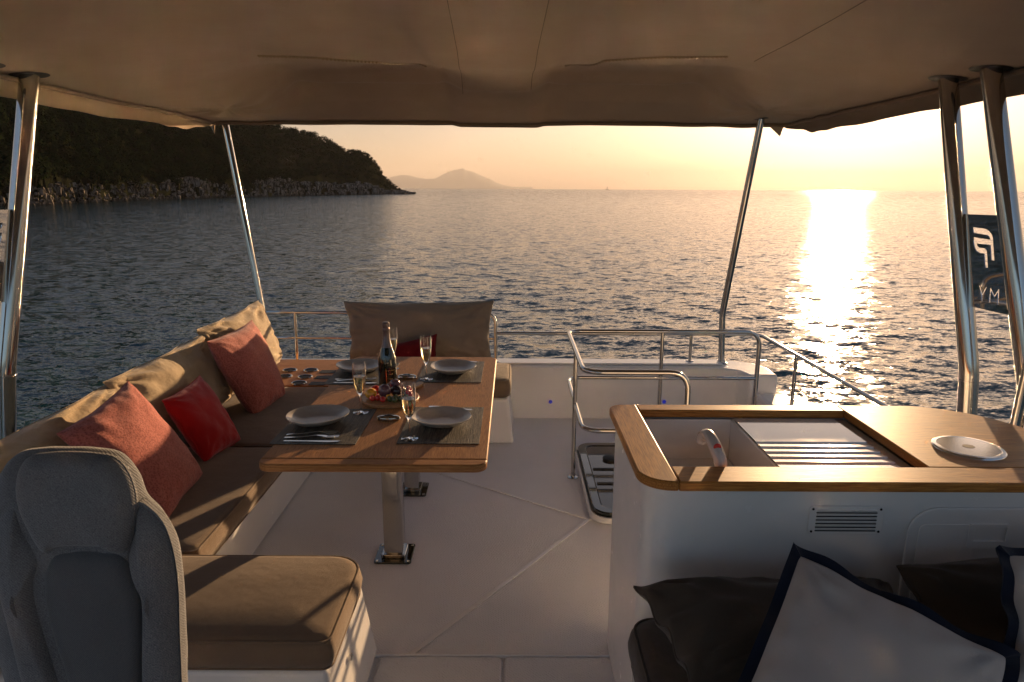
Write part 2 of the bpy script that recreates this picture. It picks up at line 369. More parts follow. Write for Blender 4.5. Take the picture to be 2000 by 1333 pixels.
def az(px, py=366): 
    d = ray(px, py); return math.atan2(d.x, d.y)
def elev(px, py):
    d = ray(px, py); return d.z/math.hypot(d.x, d.y)
SHX = [-500, -200, 60, 230, 400, 520, 650, 750, 790, 812]
SHD = [150, 180, 224, 275, 340, 400, 478, 535, 560, 575]
RGX = [-500, -200, 0, 200, 400, 520, 600, 625, 650, 665, 680, 700, 722, 740, 752, 768, 785, 800, 812]
RGY = [60, 90, 130, 175, 215, 235, 255, 263, 274, 285, 292, 291, 299, 320, 340, 355, 365, 372, 378]
def land_pt(u, t, wob=True):
    """u photo column of the shore, t inland fraction"""
    d0 = float(np.interp(u, SHX, SHD)); a = az(u)
    dd = d0*(1+.30*t)+ (6*nz(u*.03, 2)+4*nz(u*.11, 5) if wob else 0)*(1-t)
    H = max(.5, elev(u, float(np.interp(u, RGX, RGY)))*d0*1.30+CAMH-4.5)
    prof = .13*sst(0, .05, t)+.87*(math.sin(min(1, t)*math.pi/2))**1.15*1.0
    prof = min(1, prof/1.0) if t <= 1 else max(0, 1-(t-1)*1.6)
    z = H*prof
    if wob and 0.02 < t: z += (2.0*nz(u*.02, t*6, 3)+1.0*nz(u*.07, t*16, 1))*min(1, H/20)*min(1, t*4)
    return Vector((dd*math.sin(a), dd*math.cos(a), SEA-1.0+z+1.0*min(1, t*20)))
def headland():
    us = list(np.linspace(-500, 812, 330)); ts = [0, .006, .012, .02, .03, .045, .065, .09]+list(np.linspace(.12, 1.0, 26))+[1.15, 1.4, 1.65]
    V = []; 
    for u in us:
        for t in ts:
            p = land_pt(u, t)
            if t < .1:
                p.x += 1.2*nz(u*.2, t*60, 9); p.y += 2*nz(u*.23, t*60, 2); p.z += .8*nz(u*.3, t*80, 4)*(t > .01)-1.0
            V.append(p)
    n = len(ts); i = np.arange(len(us)-1)[:, None]*n+np.arange(n-1)[None]
    Fc = np.stack([i, i+1, i+n+1, i+n], -1).reshape(-1, 4)
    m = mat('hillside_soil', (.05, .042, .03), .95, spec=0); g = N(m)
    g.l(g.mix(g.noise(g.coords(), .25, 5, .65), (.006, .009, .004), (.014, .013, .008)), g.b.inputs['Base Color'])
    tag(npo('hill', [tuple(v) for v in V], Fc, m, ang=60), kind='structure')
    # cliff of angular slabs along the shore
    bm = bmesh.new(); rr = random.Random(5)
    def slab(c, sx, sy, sz, rot):
        ps = [Vector((i*sx*rr.uniform(.72, 1), j*sy*rr.uniform(.72, 1), k*sz*rr.uniform(.75, 1))) for i in (-1, 1) for j in (-1, 1) for k in (-1, 1)]
        ps += [Vector((rr.uniform(-.6, .6)*sx, rr.uniform(-.6, .6)*sy, sz*rr.uniform(.95, 1.15))) for _ in range(2)]
        ps += [Vector((q.x*.9, q.y*1.05, q.z*.3)) for q in ps[:2]]
        E = Euler(rot).to_matrix(); vs = [bm.verts.new(c+E @ p) for p in ps]
        res = bmesh.ops.convex_hull(bm, input=vs)
        junk = [e for e in res['geom_interior']+res['geom_unused'] if isinstance(e, bmesh.types.BMVert)]
        if junk: bmesh.ops.delete(bm, geom=list(set(junk)), context='VERTS')
    for k in range(1500):
        u = rr.uniform(-250, 806)
        zone = .2+.6*sst(-.25, .35, nz(u*.012, 7))+.5*sst(480, 620, u)*(u < 770)
        if u > 770: zone = .5
        if u < 250: zone *= .45
        t = rr.uniform(0, .05)**1.0*(.6+zone*.9)
        p = land_pt(u, t)
        s = rr.uniform(.35, .85)*(.7+1.3*zone)
        tall = rr.random() < .6
        c = Vector((p.x, p.y, max(SEA+.1, p.z-.45*s)))
        slab(c, s*rr.uniform(.6, 1.2), s*rr.uniform(.7, 1.1), s*(rr.uniform(.9, 1.5) if tall else rr.uniform(.5, .9)),
             (rr.uniform(-.3, .35), rr.uniform(-.1, .28), rr.uniform(-1.2, -.7)))
    for k in range(70):      # boulders trailing off at the point
        u = 770+rr.random()*38; p = land_pt(u, rr.uniform(0, .02)); s = rr.uniform(.8, 2.3)*(1.15-(u-770)/60)
        slab(Vector((p.x, p.y, SEA+.3*s)), s*1.5, s, s*.9, (rr.uniform(-.3, .3), rr.uniform(-.2, .4), rr.uniform(0, 3)))
    m = mat('cliff_rock', (.22, .19, .16), .95, spec=0); g = N(m); v = g.coords((1, 1, .35))
    c = g.mix(g.ramp(g.noise(v, .5, 6, .7), [(.35, (0,0,0)), (.65, (1,1,1))]), (.09, .078, .068), (.33, .29, .255))
    for sc_, kk in ((.45, .9), (1.3, .6)):
        vo = g.n('ShaderNodeTexVoronoi', feature='DISTANCE_TO_EDGE'); g.l(g.coords((1, 1, .4), (.25, .15, 0)), vo.inputs[0]); vo.inputs['Scale'].default_value = sc_
        c = g.mix(g.math('MULTIPLY', g.ramp(vo.outputs['Distance'], [(.02, (1, 1, 1)), (.12, (0, 0, 0))]), kk), c, (.010, .009, .008))
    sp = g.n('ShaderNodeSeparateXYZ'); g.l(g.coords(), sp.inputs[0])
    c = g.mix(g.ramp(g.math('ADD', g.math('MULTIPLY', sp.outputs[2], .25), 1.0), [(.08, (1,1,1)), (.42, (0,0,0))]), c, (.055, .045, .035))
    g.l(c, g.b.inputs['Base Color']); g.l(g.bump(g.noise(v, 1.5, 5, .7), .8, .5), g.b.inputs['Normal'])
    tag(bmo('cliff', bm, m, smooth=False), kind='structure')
    # wood on the hillside
    V = []; C = []; rr = np.random.default_rng(11)
    nT = 4300
    Vs = []; cols = []
    for k in range(nT):
        u = rr.uniform(-260, 792); t = rr.uniform(.02, 1)**1.25*1.06
        cliffy = .022+.04*max(0, nz(u*.012, 7))+(.10*sst(560, 640, u))
        if t < cliffy+.02*rr.random(): continue
        if u > 715 and rr.random() < sst(715, 792, u)*.75: continue
        p = land_pt(u, t); rad = rr.uniform(1.3, 3.3)*(1-.45*sst(650, 780, u)); ht = rad*rr.uniform(.8, 1.25)
        n = int(110*rad/2.2); 
        # a few lobes per crown
        L = rr.normal(0, 1, (4, 3)); L /= np.linalg.norm(L, axis=1)[:, None]; L[:, 2] = np.abs(L[:, 2])*.7
        idx = rr.integers(0, 4, n); q = rr.normal(0, 1, (n, 3)); q /= np.linalg.norm(q, axis=1)[:, None]
        q = L[idx]*.5+q*.58*rr.uniform(.75, 1.1, (n, 1)); q[:, 2] = q[:, 2]*.85+.35
        c = np.array([p.x, p.y, p.z+rad*.4])+q*np.array([rad, rad, ht])
        s = rr.uniform(.22, .52, (n, 1)); qn = q/np.linalg.norm(q, axis=1)[:, None]+rr.normal(0, .28, (n, 3)); a = np.cross(qn, rr.normal(0, 1, (n, 3))); b = np.cross(qn, a)
        a /= np.linalg.norm(a, axis=1)[:, None]; b -= a*(a*b).sum(1)[:, None]; b /= np.linalg.norm(b, axis=1)[:, None]
        quad = np.stack([c-a*s, c-b*s*.6, c+a*s, c+b*s*.6], 1)
        Vs.append(quad.reshape(-1, 3))
    V = np.concatenate(Vs); Fc = np.arange(len(V)).reshape(-1, 4)
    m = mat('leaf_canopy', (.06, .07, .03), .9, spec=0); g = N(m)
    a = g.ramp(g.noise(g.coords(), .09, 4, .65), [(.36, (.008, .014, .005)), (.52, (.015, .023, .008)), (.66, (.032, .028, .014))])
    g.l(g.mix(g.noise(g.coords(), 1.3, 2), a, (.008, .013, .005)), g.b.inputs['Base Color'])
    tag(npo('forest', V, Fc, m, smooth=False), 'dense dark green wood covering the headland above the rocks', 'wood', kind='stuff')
headland()
def far_hills():
    D = 40000.; m = mat('far_hill_slope', (.10, .095, .09), .9)
    prof = [(735, 366), (750, 352), (765, 346), (785, 342), (800, 343), (815, 347), (835, 350), (850, 349), (868, 340), (885, 333), (900, 330), (905, 329), (912, 333), (925, 336), (940, 343), (955, 349), (970, 357), (985, 362), (1000, 365), (1040, 366)]
    us = np.linspace(735, 1040, 130); ys = np.interp(us, [p[0] for p in prof], [p[1] for p in prof]); ts = np.linspace(-1, 1, 15); V = []
    for u, y in zip(us, ys):
        a = az(u); H = max(0, elev(u, y)*D+CAMH+38)
        for t in ts:
            d = D+t*4000; z = H*(1-abs(t)**1.3)+(8*nz(u*.08, t*3)*(1-abs(t)) if H > 20 else 0)
            V.append((d*math.sin(a), d*math.cos(a), SEA-40+z))
    n = len(ts); i = np.arange(len(us)-1)[:, None]*n+np.arange(n-1)[None]
    tag(npo('far_hills', V, np.stack([i, i+1, i+n+1, i+n], -1).reshape(-1, 4), m, ang=180), kind='structure')
    p = Vector((3500*math.sin(az(1186)), 3500*math.cos(az(1186)), SEA)); t = thing('sailing_boat', 'tiny distant sailing boat on the horizon', 'boat', p)
    bm = bmesh.new(); L = 8
    prism(bm, [(p.x-L, p.y-1.2), (p.x+L*.6, p.y-1.2), (p.x+L, p.y), (p.x+L*.6, p.y+1.2), (p.x-L, p.y+1.2)], p.z-.5, p.z+1.4); bmo('hull', bm, M['hullp'], t)
    bm = bmesh.new(); prism3(bm, [(p.x-3.4, p.y, p.z+2.2), (p.x+1, p.y, p.z+2.2), (p.x+1, p.y, p.z+16)], (0, .15, 0)); bmo('sail', bm, M['sail'], t)
    bm = bmesh.new(); tube(bm, [(p.x+1.2, p.y, p.z+1), (p.x+1.2, p.y, p.z+16.5)], .15, 6); bmo('mast', bm, M['hullp'], t)
far_hills()

# ================================================================== YACHT: deck and coaming
def strip(bm, a, b, wd, z0, z1):
    a = Vector(a[:2]); b = Vector(b[:2]); n = (b-a).normalized(); n = Vector((-n.y, n.x))*wd/2
    prism(bm, [tuple(a-n), tuple(b-n), tuple(b+n), tuple(a+n)], z0, z1)
HX0, HX1, HY0, HY1 = .44, 1.05, 3.20, 4.16     # stair opening in the deck
YR = 4.80                                       # inner face of the rear coaming
bm = bmesh.new()
for (a, b, c, d) in ((-1.30, HX0, -.6, YR+.02), (HX0, HX1, -.6, HY0), (HX0, HX1, HY1, YR+.02), (HX1, 1.76, -.6, YR+.02)): box(bm, a, b, c, d, -.06, 0)
deck = tag(bmo('deck', bm, M['floor'], smooth=False), kind='structure')
bm = bmesh.new(); J = P(1150, 1016, z=0)
K1, K2, K3 = P(822, 915, z=0), P(745, 1330, z=0), P(1196, 1008, z=0)
strip(bm, J, K1, .014, .0005, .0045); bmo('deck_line', bm, M['gel'], deck, bevel=.002)
bm = bmesh.new(); e = J+(P(800, 1281, z=0)-J)*1.0; strip(bm, J, e, .022, .0005, .0045); bmo('deck_line', bm, M['gel'], deck, bevel=.002)
bm = bmesh.new(); strip(bm, J, K3, .014, .0005, .0045); bmo('deck_line', bm, M['gel'], deck, bevel=.002)
# two floor hatches nearest the camera
yh = P(900, 1282, z=0).y
def hatch_panel(x0, x1):
    bm = bmesh.new(); prism(bm, rrect(x0, x1, 1.2, yh-.012, .02), -.01, .008); bmo('floor_hatch', bm, M['floor'], deck, bevel=.004)
xm = P(982, 1300, z=0).x
hatch_panel(-.47, xm-.006); hatch_panel(xm+.006, .36)
bm = bmesh.new(); box(bm, -.50, .40, yh-.008, yh+.004, -.005, .011); bmo('threshold', bm, M['gel'], deck, bevel=.003)
# stair well under the companion hatch
bm = bmesh.new()
box(bm, HX0-.02, HX0-.003, HY0, HY1, -1.2, -.06); box(bm, HX1+.003, HX1+.02, HY0, HY1, -1.2, -.06)
box(bm, HX0-.02, HX1+.02, HY0-.02, HY0-.003, -1.2, -.06); box(bm, HX0-.02, HX1+.02, HY1+.003, HY1+.02, -1.2, -.06)
box(bm, HX0-.02, HX1+.02, HY0-.02, HY1+.02, -1.22, -1.2)
bmo('stair_well', bm, M['gel'], deck, smooth=False)
for k in range(4):
    bm = bmesh.new(); box(bm, HX0, HX1, HY1-.26-.24*k, HY1-.24*k-.03, -.20-.22*k, -.17-.22*k); bmo('stair_tread', bm, M['teakx'], deck, bevel=.004)

co = thing('moulded_coaming', 'white moulded gelcoat wall and gunwale round the fly deck', 'boat bulwark', (0, YR, 0))
bm = bmesh.new()
inner = [(-1.98, YR), (1.40, YR), (1.52, YR-.02), (1.62, YR-.08), (1.66, YR-.20), (1.86, YR-.20), (1.86, YR+.02), (1.80, YR+.14), (1.66, YR+.22), (-1.98, YR+.22)]
top = [(x, y+.012) if y <= YR and x < 1.5 else (x, y) for x, y in inner]
prism(bm, inner, -.3, .395, top); bmo('rear_wall', bm, M['gel'], co, bevel=.018, seg=3)
bm = bmesh.new(); box(bm, -.98, 1.55, YR+.05, YR+.19, .397, .41); bmo('wall_cap', bm, M['gel'], co, bevel=.008)
bm = bmesh.new(); box(bm, 1.70, 1.92, -.6, YR-.205, -.3, .27); bmo('side_gunwale', bm, M['gel'], co, bevel=.03, seg=3)
bm = bmesh.new(); box(bm, -2.0, -1.79, -.6, YR-.003, -.3, .50); bmo('side_gunwale', bm, M['gel'], co, bevel=.03, seg=3)
bm = bmesh.new(); prism(bm, [(-2.0, -1.75), (1.92, -1.75), (1.92, -1.55), (-2.0, -1.55)], -.3, .45); bmo('front_wall', bm, M['gel'], co, bevel=.03, seg=3)
bm = bmesh.new(); prism(bm, [(-1.85, -3), (1.8, -3), (1.8, 4.9), (-1.85, 4.9)], -3.9, -.31, [(-2.0, -3), (1.93, -3), (1.93, 5.0), (-2.0, 5.0)]); 
hb = bmo('hull', bm, M['gel'], co, bevel=.03)
# keep the stair well clear of the hull block: hull top sits below it
hb.location.z = -1.0
for px, lab in ((1075, 0), (1297, 0)):
    c = P(px, 785, y=YR); bm = bmesh.new()
    lathe(bm, [(0, 0), (.011, 0), (.011, .004), (.014, .004), (.014, 0)], (0, 0, 0), 16)
    bmesh.ops.rotate(bm, verts=bm.verts, matrix=Matrix.Rotation(math.pi/2, 3, 'X')); bmesh.ops.translate(bm, verts=bm.verts, vec=(c.x, YR-.001, c.z))
    bmo('courtesy_light', bm, M['led'], co)

# ---- L-shaped white bench bases
def cushion(name, label, outline, z0, z1, m, parent=None, r=.035, group=None, pipe=True, cat='seat cushion'):
    """upholstered block with rounded edges, a slightly crowned top and piping"""
    xs = [p[0] for p in outline]; ys = [p[1] for p in outline]; cx, cy = sum(xs)/len(xs), sum(ys)/len(ys)
    t = parent or thing(name, label, cat, (cx, cy, z0), group)
    bm = bmesh.new(); rings = []
    hx, hy = (max(xs)-min(xs))/2, (max(ys)-min(ys))/2
    def ring(ins, z, d=0):
        return [bm.verts.new((cx+(x-cx)*(1-ins/hx), cy+(y-cy)*(1-ins/hy), z+d)) for x, y in outline]
    sp = [(r*.8, z0), (r*.2, z0+r*.3), (0, z0+r*.9)]
    sp += [(-.003, (z0+z1)/2)]
    for k in range(6):
        a = k/5*math.pi/2; sp.append((r*(1-math.cos(a)), z1-r+r*math.sin(a)))
    mn_ = min(hx, hy)
    for s in (.16, .3, .45, .62, .8, .95): sp.append((r+(mn_-r)*s, z1+.010*math.sin(min(1, s*1.3)*math.pi/2)))
    for ins, z in sp: rings.append(ring(ins, z))
    n = len(outline)
    bm.faces.new(rings[0][::-1])
    for A, B in zip(rings, rings[1:]):
        for k in range(n): bm.faces.new((A[k], A[(k+1) % n], B[(k+1) % n], B[k]))
    bm.faces.new(rings[-1])
    bmo('cover', bm, m, t, ang=60)
    if pipe:
        for zz, ins in ((z1-r*.30, r*.28), (z0+r*.25, r*.25)):
            bm = bmesh.new(); tube(bm, [(cx+(x-cx)*(1-(ins-.002)/hx), cy+(y-cy)*(1-(ins-.002)/hy), zz) for x, y in outline], .0035, 6, True); bmo('piping', bm, m, t)
    return t
sof = thing('sofa_base', 'white moulded base of the left corner sofa under the taupe cushions', 'bench base', (-1.4, 3, 0))
bm = bmesh.new(); prism(bm, [(-1.785, 1.62), (-1.19, 1.62), (-1.19, YR-.006), (-1.785, YR-.006)], .003, .345, [(-1.785, 1.62), (-1.10, 1.62), (-1.10, YR-.006), (-1.785, YR-.006)]); bmo('side_locker', bm, M['gel'], sof, bevel=.015, seg=3)
bm = bmesh.new(); prism(bm, [(-1.188, 1.66), (-.485, 1.66), (-.485, 2.20), (-1.188, 2.20)], .003, .345, rrect(-1.097, -.515, 1.67, 2.12, .001, 1)[::2] if False else [(-1.097, 1.655), (-.515, 1.655), (-.515, 2.11), (-1.097, 2.11)])
bmo('end_locker', bm, M['gel'], sof, bevel=.02, seg=3)
bm = bmesh.new(); prism(bm, [(-1.186, 4.27), (.015, 4.27), (.015, YR-.008), (-1.186, YR-.008)], .003, .322, [(-1.096, 4.25), (-.02, 4.25), (-.02, YR-.008), (-1.096, YR-.008)]); bmo('rear_locker', bm, M['gel'], sof, bevel=.02, seg=3)
for (px, py) in ((690, 1283),):
    c = P(px, py, x=-.49); bm = bmesh.new(); lathe(bm, [(0, 0), (.012, 0), (.012, .003), (0, .004)], (0, 0, 0), 16)
    bmesh.ops.rotate(bm, verts=bm.verts, matrix=Matrix.Rotation(math.pi/2, 3, 'Y')); bmesh.ops.translate(bm, verts=bm.verts, vec=(-.497, c.y, c.z)); bmo('press_stud', bm, M['chrome'], sof)

G1 = 'taupe seat cushions of the corner sofa'
cushion('seat_cushion', 'long taupe seat cushion at near end of left sofa', rrect(-1.78, -1.07, 2.115, 3.085, .025), .348, .45, M['seatfab'], group=G1)
cushion('seat_cushion', 'long taupe seat cushion at far end of left sofa beside the table', rrect(-1.78, -1.07, 3.095, 4.10, .025), .348, .45, M['seatfab'], group=G1)
cushion('seat_cushion', 'square brown seat cushion in foreground with striped shadows beside the grey helm seat', rrect(-1.76, -.49, 1.64, 2.105, [.03, .03, .10, .03]), .348, .45, M['seatfab'], group=G1)
cushion('seat_cushion', 'taupe seat cushion across the stern below the tall grey beige backrest cushion', rrect(-.99, -.005, 4.24, 4.715, [.02, .07, .02, .02]), .326, .45, M['seatfab'], group=G1)

# cup holder panel
t = thing('drinks_console', 'wooden drinks console with steel ringed cup holders behind the sofa', 'cup holder panel', (-1.4, 4.4, .35))
bm = bmesh.new(); box(bm, -1.78, -1.0, 4.115, YR-.012, .347, .446); bmo('panel', bm, M['oakx'], t, bevel=.006)
for (px, py) in ((566, 723), (607, 723), (556, 735), (596, 736), (584, 748)):
    c = P(px, py, z=.45)
    bm = bmesh.new(); lathe(bm, [(.040, -.0035), (.040, .003), (.046, .004), (.050, .001), (.050, -.0035)], (c.x, c.y, .4495), 28); h = bmo('cup_holder', bm, M['chrome'], t)
    bm = bmesh.new(); lathe(bm, [(0, 0), (.040, 0), (.040, .0012), (0, .0012)], (c.x, c.y, .4465), 24); bmo('cup_well', bm, M['dark'], h)
for (px, py) in ((641, 725), (632, 736), (621, 748)):
    c = P(px, py, z=.45); bm = bmesh.new(); prism(bm, rrect(c.x-.05, c.x+.05, c.y-.045, c.y+.03, .006, 3), .4465, .449); bmo('storage_slot', bm, M['dark'], t)

# ================================================================== pillows
def pillow(name, label, cat, quad, thick, m, group=None, seed=0, pull=.07, wr=.012, trim=None, fold=0, nu=44, sag=0, base=None, nrm=None):
    """quad: TL, TR, BR, BL world corners of the stuffed square"""
    TL, TR, BR, BL = [Vector(q) for q in quad]
    n0 = ((TR-TL).cross(BL-TL)).normalized()
    if nrm is not None and n0.dot(Vector(nrm)) < 0: n0 = -n0
    W = ((TR-TL).length+(BR-BL).length)/2; H = ((BL-TL).length+(BR-TR).length)/2
    base = Vector(base) if base else (BL+BR)/2
    def pt(u, v, s):
        a, b = 2*u-1, 2*v-1
        # edges pulled in between the corners
        pu = pull*(1-b*b)**1.0*0 + pull*(1-(b)**2); pv = pull*(1-(a)**2)
        aa = a*(1-pv*0 - pu*abs(a)**3); bb = b*(1-pv*abs(b)**3)
        U, Vv = (aa+1)/2, (bb+1)/2
        p = (TL*(1-U)+TR*U)*(1-Vv)+(BL*(1-U)+BR*U)*Vv
        e = max(0, (1-abs(a)**2.6))*max(0, (1-abs(b)**2.6))
        th = thick*e**.48
        if sag: th *= 1+sag*(v-.5)
        # wrinkles running in from the edge and the corners
        k = 0
        for (ca, cb) in ((-1, -1), (1, -1), (-1, 1), (1, 1)):
            dx, dy = a-ca, b-cb; rr_ = math.hypot(dx, dy); an = math.atan2(dy, dx)
            k += math.sin(an*13+seed+ca*2+3*nz(ca+rr_*2, cb, seed))*math.exp(-rr_*2.6)*min(1, rr_*5)
        ed = math.sin(a*19+seed*1.7+4*nz(a*2, seed))*math.exp(-(1-abs(b))*6)+math.sin(b*17+seed+4*nz(b*2, seed+4))*math.exp(-(1-abs(a))*6)
        wv = wr*(k*1.3+ed*.55)*min(1, e*3) + wr*1.2*nz(a*2.2+seed, b*2.2, s*3)*min(1, e*2)
        q = p+n0*s*(th*.5+wv*(1 if th > .004 else 0))
        # wavy rim
        rim = (1-min(1, e*6)); q += n0*rim*wr*.9*math.sin((a*7+b*9)+seed)*(1-abs(a*b)**4)
        return q
    t = thing(name, label, cat, base, group)
    bm = bmesh.new(); g = {}
    for s in (1, -1):
        for i in range(nu+1):
            for j in range(nu+1):
                # denser near the rim
                u = .5-.5*math.cos(math.pi*i/nu) if True else i/nu; v = .5-.5*math.cos(math.pi*j/nu)
                edge = i in (0, nu) or j in (0, nu)
                if edge and s == -1: g[(s, i, j)] = g[(1, i, j)]
                else: g[(s, i, j)] = bm.verts.new(pt(u, v, s))
        for i in range(nu):
            for j in range(nu): bm.faces.new((g[(s, i, j)], g[(s, i+1, j)], g[(s, i+1, j+1)], g[(s, i, j+1)]))
    rimv = [(i, 0) for i in range(nu)]+[(nu, j) for j in range(nu)]+[(i, nu) for i in range(nu, 0, -1)]+[(0, j) for j in range(nu, 0, -1)]
    rim = [g[(1, i, j)].co.copy() for i, j in rimv]
    bmo('cover', bm, m, t, ang=180)
    c = (TL+TR+BL+BR)/4
    if trim:
        wd, tm = trim; bm = bmesh.new(); rings = []
        nn = len(rim)
        for k, p in enumerate(rim):
            # outward in the plane: away from the centre, squared off at the corners
            i, j = rimv[k]; u = .5-.5*math.cos(math.pi*i/nu); v = .5-.5*math.cos(math.pi*j/nu); a, b = 2*u-1, 2*v-1
            ex = (TR-TL).normalized(); ey = (BL-TL).normalized()
            o = ex*(math.copysign(abs(a)**10, a))+ey*(math.copysign(abs(b)**10, b))
            wob = n0*.006*math.sin(k*.45+seed)
            ins = -o*wd*.12
            rings.append([bm.verts.new(p+ins+n0*.0035), bm.verts.new(p+o*wd+wob+n0*.0025), bm.verts.new(p+o*wd+wob-n0*.0025), bm.verts.new(p+ins-n0*.0035)])
        for k in range(nn):
            A, B = rings[k], rings[(k+1) % nn]
            for q in range(4): bm.faces.new((A[q], B[q], B[(q+1) % 4], A[(q+1) % 4]))
        bmo('navy_border', bm, tm, t)
    else:
        bm = bmesh.new(); tube(bm, rim, .003, 6, True); bmo('seam_piping', bm, m, t)
    return t
GB = 'beige backrest cushions along the left sofa'; XN = (1, 0, .3)
def backc(y0, y1, ztop, lab, seed, x0=-1.62, x1=-1.72):
    pillow('backrest_cushion', lab, 'cushion', [(x1-.03, y0-.03, ztop), (x1-.03, y1+.03, ztop+.01), (x0, y1, .47), (x0, y0, .47)], .20, M['backfab'], GB, seed, .05, .027, nrm=XN, base=(x0, (y0+y1)/2, .45), sag=.5)
backc(1.86, 2.86, .815, 'beige wrinkled backrest cushion nearest the grey helm seat', 1.3)
backc(2.84, 3.76, .84, 'beige wrinkled backrest cushion behind the red pillow', 4.1)
backc(3.74, 4.62, .885, 'beige wrinkled backrest cushion at far end of left sofa by the steel post', 8.2)
backc(.95, 1.84, .80, 'beige backrest cushion behind the grey helm seat', 9.7)
GP = 'scatter pillows on the left sofa'
pillow('scatter_pillow', 'large terracotta woven pillow leaning nearest the helm seat', 'pillow', [P(112, 848, x=-1.60), P(250, 745, x=-1.58), P(400, 930, x=-1.33), P(318, 1030, x=-1.26)], .17, M['pink'], GP, 2.2, .06, .007, nrm=XN, base=(-1.3, 2.45, .45))
pillow('scatter_pillow', 'plain bright red velvet pillow between the two terracotta ones', 'pillow', [P(317, 783, x=-1.58), P(390, 734, x=-1.56), P(471, 862, x=-1.33), P(402, 905, x=-1.37)], .13, M['red'], GP, 5.0, .06, .006, nrm=XN, base=(-1.38, 3.0, .45))
pillow('scatter_pillow', 'large terracotta woven pillow at the far end of the left sofa', 'pillow', [P(405, 668, x=-1.60), P(492, 626, x=-1.60), P(557, 778, x=-1.36), P(500, 818, x=-1.39)], .17, M['pink'], GP, 7.1, .06, .007, nrm=XN, base=(-1.39, 3.7, .45))
pillow('backrest_cushion', 'tall grey beige backrest cushion at the stern behind the dining table', 'cushion', [P(672, 590, y=4.66), P(964, 588, y=4.66), P(962, 714, y=4.60), P(682, 714, y=4.60)], .17, M['rearfab'], None, 3.3, .06, .026, nrm=(0, -1, .2), base=(-.6, 4.6, .45))
pillow('scatter_pillow', 'red pillow in shade behind the champagne bottle on the stern seat', 'pillow', [P(755, 676, y=4.46), P(853, 653, y=4.46), P(852, 715, y=4.38), P(762, 722, y=4.38)], .10, M['red_shaded'], None, 1.7, .05, .004, nrm=(0, -1, .2), base=(-.6, 4.4, .45))

# ================================================================== steel rails
def rail(name, label, cat, loc, parts, group=None):
    t = thing(name, label, cat, loc, group)
    for nm, pts, r, fr in parts:
        bm = bmesh.new(); tube(bm, fillet(pts, fr) if len(pts) > 2 else pts, r, 14); bmo(nm, bm, M['chrome'], t, ang=60)
    return t
def foot(t, c, r=.03, h=.006):
    bm = bmesh.new(); lathe(bm, [(0, 0), (r, 0), (r, h*.6), (r*.8, h), (0, h)], c, 20); bmo('foot_plate', bm, M['chrome'], t)
# stern rail left part
xa = -1.74
z1 = .775; yL = 4.88
pL, pR = P(545, 625, y=yL), P(962, 622, y=yL)
t = rail('stern_rail', 'two bar stainless rail on the stern left of the tall cushion', 'railing', (-1, yL, .4), [
    ('top_bar', [(-1.93, 4.2, z1), (-1.93, yL, z1), (-.12, yL, z1), (-.12, yL, .40)], .0125, .09),
    ('middle_bar', [(-1.92, yL, .585), (-.122, yL, .585)], .0105, 0),
    ('post', [(P(577, 640, y=yL).x, yL, .40), (P(577, 640, y=yL).x, yL, z1)], .0125, 0)], 'stainless rails around the fly deck')
foot(t, (P(577, 640, y=yL).x, yL, .396)); foot(t, (-.12, yL, .408))
y2 = 4.93
t = rail('stern_rail', 'low stainless rail running along the stern and right gunwale', 'railing', (1, y2, .4), [
    ('top_bar', [(-.11, y2, .615), (1.83, y2, .615), (1.85, 3.2, .615), (1.85, 2.4, .60), (1.85, 2.25, .27)], .0125, .10),
    ('post', [(P(1348, 690, y=y2).x, y2, .40), (P(1348, 690, y=y2).x, y2, .615)], .0115, 0),
    ('post', [(1.845, 4.30, .26), (1.845, 4.30, .615)], .0125, 0),
    ('post', [(1.848, 3.1, .26), (1.848, 3.1, .615)], .0125, 0)], 'stainless rails around the fly deck')
foot(t, (P(1348, 690, y=y2).x, y2, .409)); foot(t, (1.845, 4.30, .268))
# stair guard: two horizontal loops
ZU, ZL = .76, .45; xl = .362; yb, yf = 4.32, 3.31
XU, XF = P(1480, 646, z=ZU).x, P(1352, 735, z=ZU).x
t = rail('stair_guard', 'double loop stainless guard rail around the companionway stairs', 'railing', (.36, 3.75, 0), [
    ('upper_loop', [(XF, yf, .02), (XF, yf, ZU), (xl, yf, ZU), (xl, yb, ZU), (XU, yb, ZU), (XU, yb, .02)], .0145, .10),
    ('lower_loop', [(XF-.01, yf, ZL), (xl+.004, yf, ZL), (xl+.004, yb, ZL), (XU, yb, ZL)], .0125, .10),
    ('post', [(xl, 3.75, 0), (xl, 3.75, ZU)], .0125, 0),
    ('post', [(P(1292, 700, y=yb).x, yb, 0), (P(1292, 700, y=yb).x, yb, ZU)], .0125, 0)])
foot(t, (xl, 3.75, .001), .034); foot(t, (P(1292, 700, y=yb).x, yb, .001), .034); foot(t, (XF, yf, .001), .034); foot(t, (XU, yb, .001), .034)
